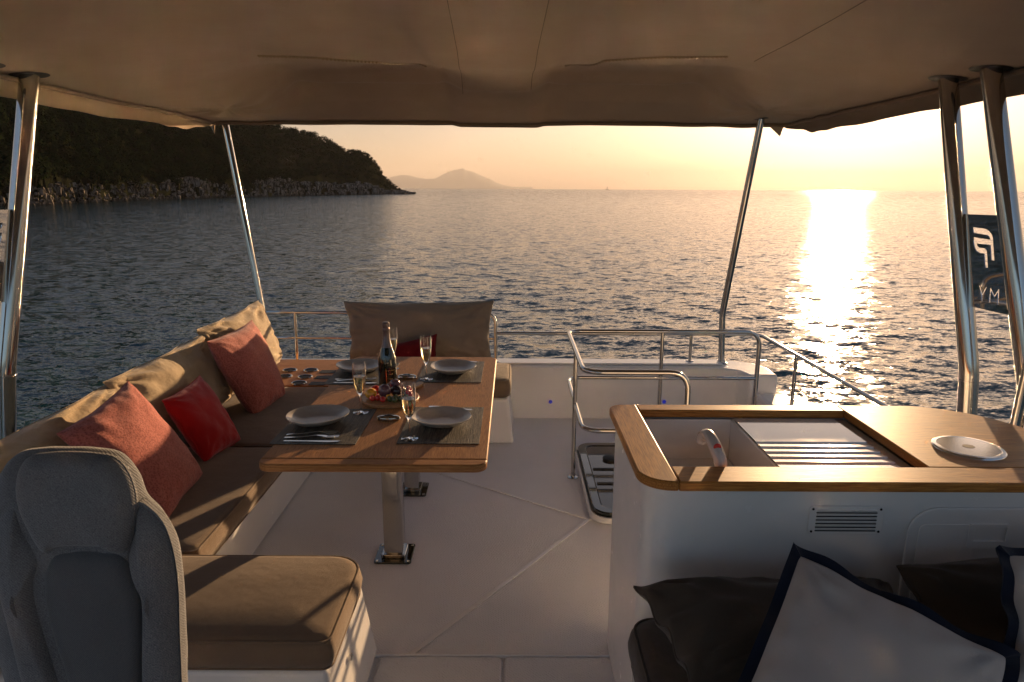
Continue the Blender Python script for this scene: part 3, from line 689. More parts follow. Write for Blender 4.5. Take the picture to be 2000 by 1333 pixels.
# companion hatch
t = thing('stair_hatch', 'smoked glass stair hatch with dark rim on the deck beside the counter', 'hatch', ((HX0+HX1)/2, (HY0+HY1)/2, 0))
def ringframe(bm, o, i, z0, z1):
    n = len(o); A = [bm.verts.new((*p, z0)) for p in o]; B = [bm.verts.new((*p, z1)) for p in o]; C_ = [bm.verts.new((*p, z1)) for p in i]; D = [bm.verts.new((*p, z0)) for p in i]
    for k in range(n):
        q = (k+1) % n
        bm.faces.new((A[k], A[q], B[q], B[k])); bm.faces.new((B[k], B[q], C_[q], C_[k])); bm.faces.new((C_[k], C_[q], D[q], D[k])); bm.faces.new((D[k], D[q], A[q], A[k]))
bm = bmesh.new(); ringframe(bm, rrect(HX0-.040, HX1+.040, HY0-.038, HY1+.038, .10, 8), rrect(HX0-.02, HX1+.02, HY0-.015, HY1+.015, .09, 8), .001, .034); bmo('rim', bm, M['gel'], t, bevel=.012, seg=3)
bm = bmesh.new(); ringframe(bm, rrect(HX0-.018, HX1+.018, HY0-.013, HY1+.013, .088, 8), rrect(HX0+.03, HX1-.03, HY0+.04, HY1-.04, .06, 8), .03, .055); bmo('dark_frame', bm, M['bottle'], t, bevel=.006)
bm = bmesh.new(); prism(bm, rrect(HX0+.032, HX1-.032, HY0+.042, HY1-.042, .058, 8), .040, .050); bmo('glass_panel', bm, M['tint'], t)
for yy in (3.55, 3.75):
    bm = bmesh.new(); box(bm, HX0+.04, HX1-.04, yy-.008, yy+.008, .051, .057); bmo('step_shadow_bar', bm, M['dark'], t)  # dark bars drawn in for the shadow of the steps below
bm = bmesh.new(); lathe(bm, [(0, .051), (.045, .051), (.045, .062), (.03, .068), (0, .068)], (HX0+.16, 3.90, 0), 20); bmo('latch', bm, M['dark'], t)

# ================================================================== dining table
ZT = .72; TX0, TX1, TY0, TY1 = P(500, 905, z=ZT).x, P(951, 903, z=ZT).x, P(720, 908, z=ZT).y, P(820, 697, z=ZT).y
T = thing('dining_table', 'light oak dining table with steel column legs set for four', 'table', ((TX0+TX1)/2, (TY0+TY1)/2, 0))
bm = bmesh.new(); prism(bm, rrect(TX0, TX1, TY0+.055, TY1, [0, 0, .05, .05]), ZT-.030, ZT); prism_top = bmo('tabletop', bm, M['oaky'], T, bevel=.005)
bm = bmesh.new(); prism(bm, rrect(TX0, TX1, TY0, TY0+.0545, [.045, .045, 0, 0]), ZT-.030, ZT-.0004); bmo('edge_board', bm, M['oakx'], prism_top, bevel=.005)
def leg(px, py, w_, name='leg'):
    c = P(px, py, z=0); bm = bmesh.new(); prism(bm, rrect(c.x-w_/2, c.x+w_/2, c.y-w_/2, c.y+w_/2, .008, 3), .012, ZT-.031)
    l = bmo('leg', bm, M['chrome'], T, ang=30)
    bm = bmesh.new(); prism(bm, rrect(c.x-.085, c.x+.085, c.y-.085, c.y+.085, .015, 4), .001, .011); bmo('base_plate', bm, M['bottle'], l, bevel=.002)
    bm = bmesh.new(); prism(bm, rrect(c.x-w_/2-.012, c.x+w_/2+.012, c.y-w_/2-.012, c.y+w_/2+.012, .01, 4), .0115, .03); bmo('collar', bm, M['chrome'], l, bevel=.003)
    for sx in (-1, 1):
        for sy in (-1, 1):
            bm = bmesh.new(); lathe(bm, [(0, 0), (.007, 0), (.005, .004), (0, .004)], (c.x+.07*sx, c.y+.07*sy, .011), 10); bmo('bolt', bm, M['chrome'], l)
leg(772, 1084, .086); leg(806, 958, .080)
# placemats
mats = {}
def placemat(key, q, label):
    a = [P(x, y, z=ZT) for x, y in q]; x0 = (a[0].x+a[3].x)/2; x1 = (a[1].x+a[2].x)/2; y1 = (a[0].y+a[1].y)/2; y0 = (a[2].y+a[3].y)/2
    bm = bmesh.new(); prism(bm, [(x0, y0), (x1, y0), (x1, y1), (x0, y1)], ZT+.0006, ZT+.0028)
    tag(bmo('placemat', bm, M['placemat'], loc=((x0+x1)/2, (y0+y1)/2, ZT)), label, 'placemat', 'dark woven placemats')
placemat('nl', [(588, 801), (737, 799), (694, 869), (527, 869)], 'dark woven placemat at the near left corner of the table')
placemat('nr', [(806, 797), (940, 796), (942, 867), (774, 869)], 'dark woven placemat at the near right corner of the table')
placemat('fl', [(671, 710), (787, 709), (748, 752), (633, 752)], 'dark woven placemat at the far left corner behind the bottle')
placemat('fr', [(828, 708), (944, 706), (942, 748), (818, 748)], 'dark woven placemat at the far right corner of the table')
# plates
def plate(px, py, r, label, seed):
    c = P(px, py, z=ZT+.012); bm = bmesh.new()
    wob = lambda t: .035*math.sin(2*t+seed)+.02*math.sin(3*t+seed*2)
    prof = [(0, .0065), (.045, .0065), (.062, .0075), (.085, .0145), (.105, .027), (.118, .0355), (.122, .0362), (.1225, .033), (.112, .0245), (.09, .010), (.062, .0), (.055, 0), (.05, .002), (0, .002)]
    lathe(bm, [(a*r/.122, b) for a, b in prof], (c.x, c.y, ZT+.0029), 56, wob=wob)
    tag(bmo('plate', bm, M['ceramic'], loc=(c.x, c.y, ZT+.003), ang=50), label, 'plate', 'stoneware plates on the table'); return c
pl = [plate(621, 820, .122, 'beige stoneware plate in front at the left of the table', .3), plate(863, 823, .118, 'beige stoneware plate in front at the right behind the nearest flute', 1.9),
      plate(702, 721, .118, 'beige stoneware plate partly hidden behind the champagne bottle', 2.8), plate(885, 723, .122, 'beige stoneware plate at the far right corner of the table', 4.0)]
# cutlery (built along +x, handle at x=0)
def mesh_knife():
    bm = bmesh.new(); o = [(0, -.005), (.09, -.0045), (.115, -.006), (.17, -.009), (.205, -.004), (.215, .006), (.115, .006), (.09, .0045), (0, .005)]
    prism(bm, o, 0, .003); me = bpy.data.meshes.new('knife'); bm.to_mesh(me); bm.free(); return me
def mesh_fork():
    bm = bmesh.new(); pts = [(0, 0, .002), (.06, 0, .003), (.12, 0, .009), (.145, 0, .006), (.16, 0, .003)]; wd = [.006, .0055, .003, .008, .011]
    vs = [[bm.verts.new((p[0], s*w_, p[2]+h)) for s, h in ((-1, 0), (1, 0), (1, .0018), (-1, .0018))] for p, w_ in zip(pts, wd)]
    for A, B in zip(vs, vs[1:]):
        for k in range(4): bm.faces.new((A[k], A[(k+1) % 4], B[(k+1) % 4], B[k]))
    for q in (-.0092, -.0031, .0031, .0092): box(bm, .159, .205, q-.0016, q+.0016, .003, .0048)
    bmesh.ops.recalc_face_normals(bm, faces=bm.faces); me = bpy.data.meshes.new('fork'); bm.to_mesh(me); bm.free(); return me
def mesh_spoon():
    bm = bmesh.new(); pts = [(0, 0, .002), (.06, 0, .003), (.12, 0, .009), (.14, 0, .005), (.152, 0, .003), (.17, 0, .001), (.185, 0, .002), (.195, 0, .004)]; wd = [.006, .0055, .003, .010, .016, .019, .014, .003]
    vs = [[bm.verts.new((p[0], s*w_, p[2]+h)) for s, h in ((-1, 0), (0, -.001), (1, 0), (1, .0015), (0, .001), (-1, .0015))] for p, w_ in zip(pts, wd)]
    for A, B in zip(vs, vs[1:]):
        for k in range(6): bm.faces.new((A[k], A[(k+1) % 6], B[(k+1) % 6], B[k]))
    bmesh.ops.recalc_face_normals(bm, faces=bm.faces); me = bpy.data.meshes.new('spoon'); bm.to_mesh(me); bm.free(); return me
cut = {'knife': mesh_knife(), 'fork': mesh_fork(), 'spoon': mesh_spoon()}
for me in cut.values():
    me.materials.append(M['steel'])
    for p in me.polygons: p.use_smooth = True
    me.set_sharp_from_angle(angle=R(50))
def cutlery(kind, px, py, ang, where, dz=0):
    c = P(px, py, z=ZT+.004); o = bpy.data.objects.new(kind, cut[kind]); COL.objects.link(o); o.location = (c.x, c.y, ZT+.0032+dz); o.rotation_euler = (0, 0, R(ang))
    tag(o, 'steel %s %s' % (kind, where), kind, 'steel cutlery beside the plates')
for where, L in (('on the near left placemat in front of its plate', [('fork', 556, 856, 4, 0), ('spoon', 560, 852, 9, .004), ('knife', 554, 862, -1, 0)]),
                 ('on the far left placemat beside the bottle', [('fork', 655, 742, 3, 0), ('spoon', 658, 746, 12, .004), ('knife', 652, 748, -2, 0)]),
                 ('on the near right placemat behind its plate', [('fork', 916, 806, 174, 0), ('spoon', 922, 803, 168, .003), ('knife', 918, 809, 180, 0)]),
                 ('on the far right placemat behind its plate', [('fork', 928, 711, 176, 0), ('spoon', 932, 709, 170, .003), ('knife', 930, 714, 181, 0)])):
    for k, px, py, a, dz in L: cutlery(k, px, py, a, where, dz)
# flutes
FP = [(0, 0), (.031, 0), (.033, .0015), (.030, .0025), (.012, .004), (.0045, .009), (.0036, .02), (.0034, .065), (.005, .078), (.012, .088), (.019, .103), (.0255, .130), (.0285, .165), (.0285, .195), (.0265, .220),
      (.0255, .220), (.0273, .195), (.0273, .165), (.0243, .131), (.0178, .105), (.010, .092), (0, .088)]
def flute(c, label):
    t = thing('champagne_flute', label, 'glass', c, 'champagne flutes on the table')
    bm = bmesh.new(); lathe(bm, FP, c, 32); bmo('bowl_and_stem', bm, M['glass'], t, ang=50)
    bm = bmesh.new(); lathe(bm, [(0, .0885), (.0095, .0925), (.0172, .1055), (.0236, .131), (.0264, .160), (.0262, .161), (0, .161)], c, 28); bmo('champagne', bm, M['wine'], t, ang=50)
    return t
c = P(705, 806, z=ZT+.003); f0 = flute(Vector((c.x, c.y, ZT+.003)), 'half full champagne flute left of the fruit board')
for px, py, lab in ((800, 857, 'half full champagne flute nearest the camera, in front of the fruit'), (833, 741, 'half full champagne flute in front of the far right plate')):
    c = P(px, py, z=ZT+.003); f = copy_tree(f0); f.location = (c.x, c.y, ZT+.003); f['label'] = lab
c = P(765, 641, z=ZT+.223); f = copy_tree(f0); f.location = (c.x, c.y, ZT+.003); f['label'] = 'champagne flute mostly hidden behind the dark bottle'
# bottle
c = P(758, 757, z=ZT); c.z = ZT+.001
t = thing('champagne_bottle', 'dark champagne bottle with grey foil neck in the middle of the table', 'bottle', c)
bm = bmesh.new(); lathe(bm, [(0, .008), (.03, 0), (.041, .003), (.0432, .012), (.0432, .125), (.041, .15), (.033, .178), (.024, .205), (.0185, .225)], c, 40); bmo('body', bm, M['bottle'], t, ang=50)
bm = bmesh.new(); lathe(bm, [(.0185, .200), (.0262, .2), (.0200, .224), (.0162, .25), (.0152, .275), (.0172, .280), (.0172, .290), (.0155, .293), (.0175, .303), (.0172, .315), (.012, .3205), (0, .3215)], c, 36); bmo('foil_neck', bm, M['foil'], t, ang=40)
# label outline and lines of print, bent round the glass on the camera side
bm = bmesh.new()
def arc(a0, a1, z0, z1, r=.0437):
    n = 10; V = [[(c.x+r*math.sin(a0+(a1-a0)*k/n), c.y-r*math.cos(a0+(a1-a0)*k/n), c.z+z) for z in (z0, z1)] for k in range(n+1)]; sheet(bm, V)
A0, A1 = R(2), R(66)
arc(A0, A1, .092, .0932); arc(A0, A1, .030, .0312); arc(A0, A0+.03, .0312, .092); arc(A1-.03, A1, .0312, .092)
for z, a, b in ((.074, 20, 46), (.050, 24, 42)):
    x = a
    while x < b: arc(R(x), R(x+random.uniform(2, 4)), z, z+random.uniform(.0015, .004)); x += random.uniform(4, 6)
bmo('label_print', bm, M['gold'], t)
# chrome table hubs
for px, py, lab in ((759, 820, 'polished oval steel catch on the table between the two nearest settings'), (795, 739, 'polished oval steel catch on the table right of the bottle')):
    c = P(px, py, z=ZT); t = thing('table_catch', lab, 'table catch', (c.x, c.y, ZT), 'oval steel catches on the tabletop')
    bm = bmesh.new(); lathe(bm, [(0, .0006), (.047, .0006), (.050, .006), (.047, .013), (.036, .018), (.016, .0195), (0, .0195)], (c.x, c.y, ZT), 36, 1, .55); bmo('shell', bm, M['chrome'], t)
    bm = bmesh.new(); lathe(bm, [(0, .0190), (.013, .0200), (.011, .0215), (0, .0225)], (c.x, c.y, ZT), 20, 1.5, .6); bmo('thumb_pad', bm, M['bottle'], t)
# board and fruit
cb = P(763, 776, z=ZT+.015); RB = .128; hv = P(822, 747, z=ZT+.015)-cb; ha = math.atan2(hv.y, hv.x)
o = []
for k in range(60):
    a = ha+.2+(2*math.pi-.4)*k/59; o.append((cb.x+RB*math.cos(a), cb.y+RB*math.sin(a)))
dx, dy = math.cos(ha), math.sin(ha); L = hv.length+.012
for (s, w_) in ((RB+.02, -.020), (L-.02, -.019), (L-.004, -.012), (L, 0), (L-.004, .012), (L-.02, .019), (RB+.02, .020)): o.append((cb.x+dx*s-dy*w_, cb.y+dy*s+dx*w_))
bm = bmesh.new(); prism(bm, o, ZT+.001, ZT+.016); tag(bmo('serving_board', bm, M['boardw'], loc=(cb.x, cb.y, ZT+.001), bevel=.003), 'round wooden serving board with short handle, piled with fruit', 'serving board')
GF = 'fruit and tomatoes piled on the serving board'
def fruit(kind, lab, cat, dx_, dy_, r, dz=0, sq=(1, 1, 1), m=None):
    c = Vector((cb.x+dx_, cb.y+dy_, ZT+.0158+r*sq[2]*.97+dz)); bm = bmesh.new(); bmesh.ops.create_uvsphere(bm, u_segments=16, v_segments=10, radius=r)
    for v in bm.verts: v.co = Vector((v.co.x*sq[0], v.co.y*sq[1], v.co.z*sq[2]))*(1+.03*nz(v.co.x*60, v.co.y*60, dx_*50))
    bmesh.ops.rotate(bm, verts=bm.verts, matrix=Matrix.Rotation(random.uniform(-.5, .5), 3, 'X') @ Matrix.Rotation(random.uniform(0, 3), 3, 'Z')); bmesh.ops.translate(bm, verts=bm.verts, vec=c)
    tag(bmo(kind, bm, m or M[kind], loc=c), lab, cat, GF)
fruit('yellow_fruit', 'orange yellow tomato at the left edge of the serving board', 'tomato', -.085, -.02, .026, 0, (1.1, 1, .9))
fruit('tomato', 'dark red tomato behind the orange one on the serving board', 'tomato', -.075, .035, .022)
fruit('fig', 'big purple fig in the middle of the serving board', 'fig', -.025, -.005, .030, .002, (1, 1.1, 1))
for a, b, w_ in ((-.048, -.055, 'in front of the big purple fig'), (-.02, -.08, 'at the front rim of the board beside the green grapes'), (-.07, -.062, 'below the orange yellow tomato')): fruit('tomato', 'small red cherry tomato '+w_, 'tomato', a, b, .0135)
for a, b, w_ in ((.01, -.07, 'leftmost of the five green ones'), (.033, -.082, 'at the front rim, nearest the camera'), (.055, -.065, 'between the nearest one and the rightmost one'), (.03, -.05, 'tucked behind the others beside the plum'), (.075, -.045, 'rightmost of the five green ones')): fruit('olive_fruit', 'small dark green grape '+w_, 'grape', a, b, .0135)
fruit('plum', 'glossy dark plum right of the purple fig', 'plum', .022, .02, .026, 0, (1.2, 1, .95))
fruit('plum', 'dark plum at the back of the board against the bottle', 'plum', -.01, .065, .024, .002)
fruit('fig', 'purple fig on top of the pile in front of the bottle', 'fig', .012, .05, .025, .026, (1.2, 1, .9))
for a, b, z, w_ in ((.06, .0, 0, 'nearest the camera'), (.045, .03, .006, 'nearest the bottle'), (.065, .035, 0, 'farthest back')): fruit('plum', 'small black grape beside the red berries, '+w_, 'grape', a, b, .015, z)
for a, b, z, w_ in ((.085, .02, 0, 'in the middle under the top one'), (.095, -.01, 0, 'at the right rim of the board'), (.078, -.012, .012, 'leftmost of the heap, beside the black grapes'), (.092, .04, 0, 'at the back of the heap near the board handle'), (.082, .008, .022, 'on top of the heap')): fruit('berry', 'bright red berry '+w_, 'berry', a, b, .0145, z)
fruit('yellow_fruit', 'small yellow tomato between the fig and the grapes', 'tomato', .0, -.048, .014)

# ================================================================== galley counter
ZC = .92; CX0 = .338; CY0 = P(1500, 942, z=ZC).y; CY1 = P(1500, 791, z=ZC).y
OX0, OX1, OY0, OY1 = .436, 1.143, P(1500, 911, z=ZC).y, P(1500, 802, z=ZC).y
CT = thing('galley_counter', 'white galley counter with teak worktop, sink and draining board', 'counter', (.95, (CY0+CY1)/2, 0))
th = .028
bm = bmesh.new(); prism(bm, rrect(CX0, OX0, CY0, CY1, [.085, 0, 0, .05], 8), ZC-th, ZC); wt = bmo('worktop', bm, M['teaky'], CT, bevel=.005)
bm = bmesh.new(); prism(bm, [(OX0+.0006, CY0), (1.66, CY0), (1.66, OY0), (OX0+.0006, OY0)], ZC-th, ZC-.0003); bmo('worktop_plank', bm, M['teakx'], wt, bevel=.004)
bm = bmesh.new(); prism(bm, [(OX0+.0006, OY1), (OX1, OY1), (OX1, CY1), (OX0+.0006, CY1)], ZC-th, ZC-.0003); bmo('worktop_plank', bm, M['teakx'], wt, bevel=.004)
bm = bmesh.new()
pr = [(OX1+.0006, OY0+.0006), (1.66, OY0+.0006), (1.66, 1.93)]
for k in range(9):
    a = k/8; q0, q1, q2 = Vector((1.66, 1.98)), Vector((1.63, 2.24)), Vector((1.40, CY1)); v = q0*(1-a)**2+q1*2*a*(1-a)+q2*a*a; pr.append((v.x, v.y))
pr.append((OX1+.0006, CY1)); prism(bm, pr, ZC-th, ZC-.0006); bmo('worktop_plank', bm, M['teakx'], wt, bevel=.004)
# body
bm = bmesh.new(); b0 = .020
bo = rrect(CX0+b0, 1.62, CY0+b0, CY1-.015, [.10, .01, .18, .06], 10)
ringframe(bm, bo, [((x-.98)*.965+.98, (y-1.97)*.93+1.97) for x, y in bo], .003, ZC-th-.001)
bmo('cabinet', bm, M['gel'], CT, ang=40)
# sink bowl, left
SZ = ZC-.17; SX = P(1475, 870, z=ZC-.03).x
def openbox(bm, x0, x1, y0, y1, z0, z1, tk=.006):
    box(bm, x0, x1, y0, y1, z0-tk, z0); box(bm, x0-tk, x0, y0-tk, y1+tk, z0-tk, z1); box(bm, x1, x1+tk, y0-tk, y1+tk, z0-tk, z1)
    box(bm, x0, x1, y0-tk, y0, z0-tk, z1); box(bm, x0, x1, y1, y1+tk, z0-tk, z1)
bm = bmesh.new(); openbox(bm, OX0+.012, SX, OY0+.012, OY1-.012, SZ, ZC-th-.002); sk = bmo('sink', bm, M['gel2'], CT, bevel=.003)
bm = bmesh.new(); lathe(bm, [(0, 0), (.03, 0), (.032, .003), (0, .004)], (OX0+.13, (OY0+OY1)/2, SZ), 24); bmo('drain', bm, M['chrome'], sk)
# sloping draining board with ribs, right
bm = bmesh.new(); x0, x1 = SX+.004, OX1-.045; n = 60; 
def dz(y):
    f = (y-OY0)/(OY1-OY0)
    if f > .5: return -.021-.004*(f-.5)
    q = (f*12) % 1; return -.0205-.0045*q
gr = []
ys = np.linspace(OY0+.008, OY1-.02, 240)
sheet(bm, [[(x, y, ZC+dz(y)-(.02*(1-sst(0, .05, x-x0)) if False else 0)) for x in np.linspace(x0, x1, 3)] for y in ys])
box(bm, x0-.002, x0+.001, OY0+.008, OY1-.02, SZ, ZC-.026)
db = bmo('draining_board', bm, M['gel2'], CT, ang=25)
bm = bmesh.new(); box(bm, x1, OX1+.003, OY0-.003, OY1+.003, ZC-.09, ZC-.034); box(bm, x0, x1, OY1-.02, OY1+.003, ZC-.07, ZC-.032); bmo('sink_ledge', bm, M['gel2'], CT)
# tap
c0 = P(1408, 913, y=OY0+.03); c1 = P(1396, 872, y=OY0+.05); c2 = P(1383, 850, y=OY0+.10); c3 = P(1372, 853, y=OY0+.14); c4 = P(1370, 862, y=OY0+.15)
c00 = Vector((c0.x, c0.y, SZ+.02))
pts = []
ctrl = [c00, c0, c1, c2, c3, c4]
for i in range(len(ctrl)-1):
    for k in range(5):
        a = k/5; p0 = ctrl[max(0, i-1)]; p1 = ctrl[i]; p2 = ctrl[i+1]; p3 = ctrl[min(len(ctrl)-1, i+2)]
        pts.append(.5*((2*p1)+(p2-p0)*a+(2*p0-5*p1+4*p2-p3)*a*a+(3*p1-p0-3*p2+p3)*a**3))
pts.append(c4)
bm = bmesh.new(); tube(bm, pts, [.019-.003*min(1, i/len(pts)*1.2) for i in range(len(pts))], 18); tp = bmo('tap', bm, M['tap'], CT, ang=60)
bm = bmesh.new(); bmesh.ops.create_uvsphere(bm, u_segments=20, v_segments=10, radius=.011)
for v in bm.verts: v.co.y *= .25
bmesh.ops.translate(bm, verts=bm.verts, vec=c1+Vector((.002, -.0175, .004))); bmo('red_button', bm, M['red_dot'], tp)
# round lid
c = P(1891, 876, z=ZC); bm = bmesh.new(); lathe(bm, [(0, .0062), (.089, .0060), (.0895, .0045), (.092, .0045), (.0925, .0065), (.102, .0058), (.106, .003), (.107, .001), (.107, -.001)], (c.x, c.y, ZC), 56); bmesh.ops.scale(bm, verts=bm.verts, vec=(.885, .885, 1), space=Matrix.Translation((-c.x, -c.y, 0))); ld = bmo('round_lid', bm, M['lid'], CT, ang=8)
bm = bmesh.new(); lathe(bm, [(0, .0060), (.0165, .0060), (.0165, .0067), (0, .0067)], (c.x, c.y, ZC), 24, 1, .9); bmo('lid_latch', bm, M['screw'], ld)
# vent on the front
YF = CY0+b0
a, b = P(1581, 987, y=YF), P(1719, 1043, y=YF); vx0, vx1, vz0, vz1 = a.x, b.x, min(a.z, b.z), max(a.z, b.z)
bm = bmesh.new(); prism3(bm, [Vector((x, YF-.001, z)) for x, z in rrect(vx0, vx1, vz0, vz1, .012, 5)], (0, -.004, 0)); vt = bmo('vent', bm, M['gel'], CT, bevel=.0015)
for k in range(6):
    z = vz0+.010+(vz1-vz0-.020)*(k+.5)/6; bm = bmesh.new(); h = (vz1-vz0-.020)/6
    bs = bmesh.new(); box(bs, vx0+.018, vx1-.018, YF-.0066, YF-.005, z-h*.5, z-h*.22); bmo('louvre_shadow', bs, M['screw'], vt)  # dark strip painted in for the shadow line between louvres
    prism3(bm, [(vx0+.02, YF-.005, z-h*.12), (vx0+.02, YF-.009, z+h*.36), (vx0+.02, YF-.008, z+h*.48), (vx0+.02, YF-.005, z+h*.48)], (vx1-vx0-.04, 0, 0)); bmo('louvre', bm, M['gel'], vt)
for x, z in ((vx0+.009, vz0+.009), (vx1-.009, vz0+.009), (vx0+.009, vz1-.009), (vx1-.009, vz1-.009)):
    bm = bmesh.new(); bmesh.ops.create_uvsphere(bm, u_segments=10, v_segments=6, radius=.0035); bmesh.ops.translate(bm, verts=bm.verts, vec=(x, YF-.005, z)); bmo('screw', bm, M['screw'], vt)
# locker door on the front
a = P(1776, 990, y=YF); dx0 = a.x; dz1 = a.z; bm = bmesh.new()
prism3(bm, [Vector((x, YF-.001, z)) for x, z in rrect(dx0, 1.60, .30, dz1, [.02, .02, .02, .075], 8)], (0, -.007, 0)); dr = bmo('locker_door', bm, M['gel'], CT, bevel=.004, seg=3)
a, b = P(1888, 1020, y=YF), P(1960, 1068, y=YF); bm = bmesh.new()
hx0, hx1, hz0, hz1 = a.x, b.x, min(a.z, b.z), max(a.z, b.z)
ro, ri = rrect(hx0, hx1, hz0, hz1, .008, 4), rrect(hx0+.012, hx1-.008, hz0+.022, hz1-.008, .004, 4)
def ringY(bm, o, i, y0, y1):
    n = len(o); A = [bm.verts.new((p[0], y0, p[1])) for p in o]; B = [bm.verts.new((p[0], y1, p[1])) for p in o]; C_ = [bm.verts.new((p[0], y1, p[1])) for p in i]; D = [bm.verts.new((p[0], y0, p[1])) for p in i]
    for k in range(n):
        q = (k+1) % n
        bm.faces.new((A[k], A[q], B[q], B[k])); bm.faces.new((B[k], B[q], C_[q], C_[k])); bm.faces.new((C_[k], C_[q], D[q], D[k]))
ringY(bm, ro, ri, YF-.0085, YF-.0135); bmo('pull_handle', bm, M['gel'], dr)
a, b = P(1740, 1020, y=YF), P(1872, 1200, y=YF); bm = bmesh.new(); prism3(bm, [Vector((x, YF-.0085, z)) for x, z in rrect(a.x+.07, b.x, .45, a.z, [.01, .01, .02, .02], 5)], (0, -.003, 0)); bmo('door_recess', bm, M['gel'], dr, bevel=.002)

# ---- bench in front of the counter (bottom right)
bn = thing('front_bench', 'white bench base under the dark cushions in front of the counter', 'bench base', (1, 1.3, 0))
bm = bmesh.new(); prism(bm, rrect(.33, 1.69, .75, YF-.012, .05, 5), .003, .405); bmo('locker', bm, M['gel'], bn, bevel=.01)
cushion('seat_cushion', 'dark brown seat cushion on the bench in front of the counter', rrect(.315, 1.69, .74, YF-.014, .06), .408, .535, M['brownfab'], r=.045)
YN = (0, -1, .6)
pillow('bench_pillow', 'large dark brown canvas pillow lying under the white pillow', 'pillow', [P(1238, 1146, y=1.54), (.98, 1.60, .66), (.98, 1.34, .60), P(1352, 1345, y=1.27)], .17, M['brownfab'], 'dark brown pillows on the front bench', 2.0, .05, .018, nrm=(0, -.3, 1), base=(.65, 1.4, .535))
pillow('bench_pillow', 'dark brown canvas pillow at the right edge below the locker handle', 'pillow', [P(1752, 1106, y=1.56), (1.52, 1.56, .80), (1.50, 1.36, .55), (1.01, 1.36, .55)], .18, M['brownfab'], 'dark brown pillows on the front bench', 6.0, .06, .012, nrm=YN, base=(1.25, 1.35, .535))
pillow('bench_pillow', 'big white cotton pillow with navy border in the foreground', 'pillow', [P(1562, 1085, y=1.40), P(1965, 1285, y=1.17), (.82, .95, .56), P(1404, 1470, y=1.10)], .13, M['whitefab'], 'white pillows with navy borders', 3.0, .03, .010, (.022, M['navy']), nrm=YN, base=(.7, 1.1, .54))
pillow('bench_pillow', 'white cotton pillow with navy border cut off at the right edge', 'pillow', [P(1968, 1085, y=1.36), (1.60, 1.36, .88), (1.52, 1.10, .56), P(1975, 1345, y=1.16)], .13, M['whitefab'], 'white pillows with navy borders', 8.0, .05, .007, (.022, M['navy']), nrm=YN, base=(1.3, 1.15, .54))

# ================================================================== bimini canopy and posts
XC = -.10; BX0, BX1, BY0, BY1 = -2.08, 1.90, -1.9, 4.92
ZE = 2.10
def zb(x, y):
    u = abs(x-XC); ex = min(x-BX0, BX1-x); ey = min(y-BY0, BY1-y)
    dome = .13*sst(0, .9, ex)*sst(-.2, 1.2, BY1-y)*sst(-.3, .6, y-BY0)
    yc = 4.42-.05*math.cos((u-.75)*2.2)
    wu = sst(1.50, 1.16, u)*(.62+.38*sst(.17, .34, u))
    k = wu*(.175*sst(-1.1, -.05, y-yc)-.055*math.exp(-((y-yc+.05)/.07)**2)*sst(1.35, 1.0, u)*sst(.2, .4, u) if y < yc else .175*max(0, 1-(y-yc)/(4.90-yc))+.045*math.sin(min(1, (y-yc)/.25)*math.pi))
    k2 = -.006*wu*sst(-.10, 0, y-yc)*(y < yc+.02)
    band = -.012*sst(.32, .26, u)
    sagn = .006*nz(x*1.3, y*1.3, 5)+.003*nz(x*4, y*3, 1)*sst(.0, .3, min(ex, ey)+.05)
    pk = 0
    for (px_, py_) in ((1.54, 4.43), (-1.80, 4.43)): 
        d = math.hypot(x-px_, y-py_); pk += .012*math.exp(-d*d*30)
    cor = .012*math.sin(math.atan2(4.43-y, u-1.67)*9)*math.exp(-math.hypot(u-1.67, y-4.43)*3.0)
    return ZE+dome+k2+k*.8+band+sagn+pk+cor
BM_ = thing('bimini_canopy', 'tan canvas bimini canopy stretched overhead', 'canopy', (XC, 2.6, 2.1))
nx_, ny_ = 190, 300
xs = np.linspace(BX0, BX1, nx_); ys = np.linspace(BY0, BY1, ny_)
Zg = np.array([[zb(x, y) for y in ys] for x in xs])
V = [(x, y, Zg[i, j]) for i, x in enumerate(xs) for j, y in enumerate(ys)]
V2 = [(x, y, Zg[i, j]+.004) for i, x in enumerate(xs) for j, y in enumerate(ys)]
i = np.arange(nx_-1)[:, None]*ny_+np.arange(ny_-1)[None]; f = np.stack([i, i+ny_, i+ny_+1, i+1], -1).reshape(-1, 4)
cv = npo('canvas', V+V2, np.concatenate([f[:, ::-1], f+len(V)]), M['canvas'], BM_, ang=180)
def edge_pts(n=160):
    P_ = []
    for k in range(n+1): P_.append((BX0, BY0+(BY1-BY0)*k/n))
    for k in range(1, n+1): P_.append((BX0+(BX1-BX0)*k/n, BY1))
    for k in range(1, n+1): P_.append((BX1, BY1-(BY1-BY0)*k/n))
    return P_
bm = bmesh.new(); grid = []
for k, (x, y) in enumerate(edge_pts()):
    rear = y >= BY1-1e-6; z = zb(x, y); d = .030 if rear and BX0 < x < BX1 else .085
    if not rear: d = .035+.06*sst(0, .5, BY1-y)
    nxn = -1 if x <= BX0+1e-6 else 1 if x >= BX1-1e-6 else 0; nyn = 1 if rear else 0
    wv = .006*nz(x*6, y*6, 3)+.007*math.sin((x+y)*9+2*nz(x, y, 8)); row = []
    for q in range(5):
        a = q/4; row.append((x+nxn*(.012*math.sin(a*3)-.02*a+wv*a), y+nyn*(.012*math.sin(a*3)-.01*a+wv*a*.5), z+.004-d*a*(1+.12*nz(x*3, y*3, 1))))
    for q in range(4, -1, -1):
        p = row[q]; row.append((p[0]-nxn*.004, p[1]-nyn*.004, p[2]-.0002))
    grid.append(row)
sheet(bm, grid); bmo('valance', bm, M['canvas'], BM_, ang=80)
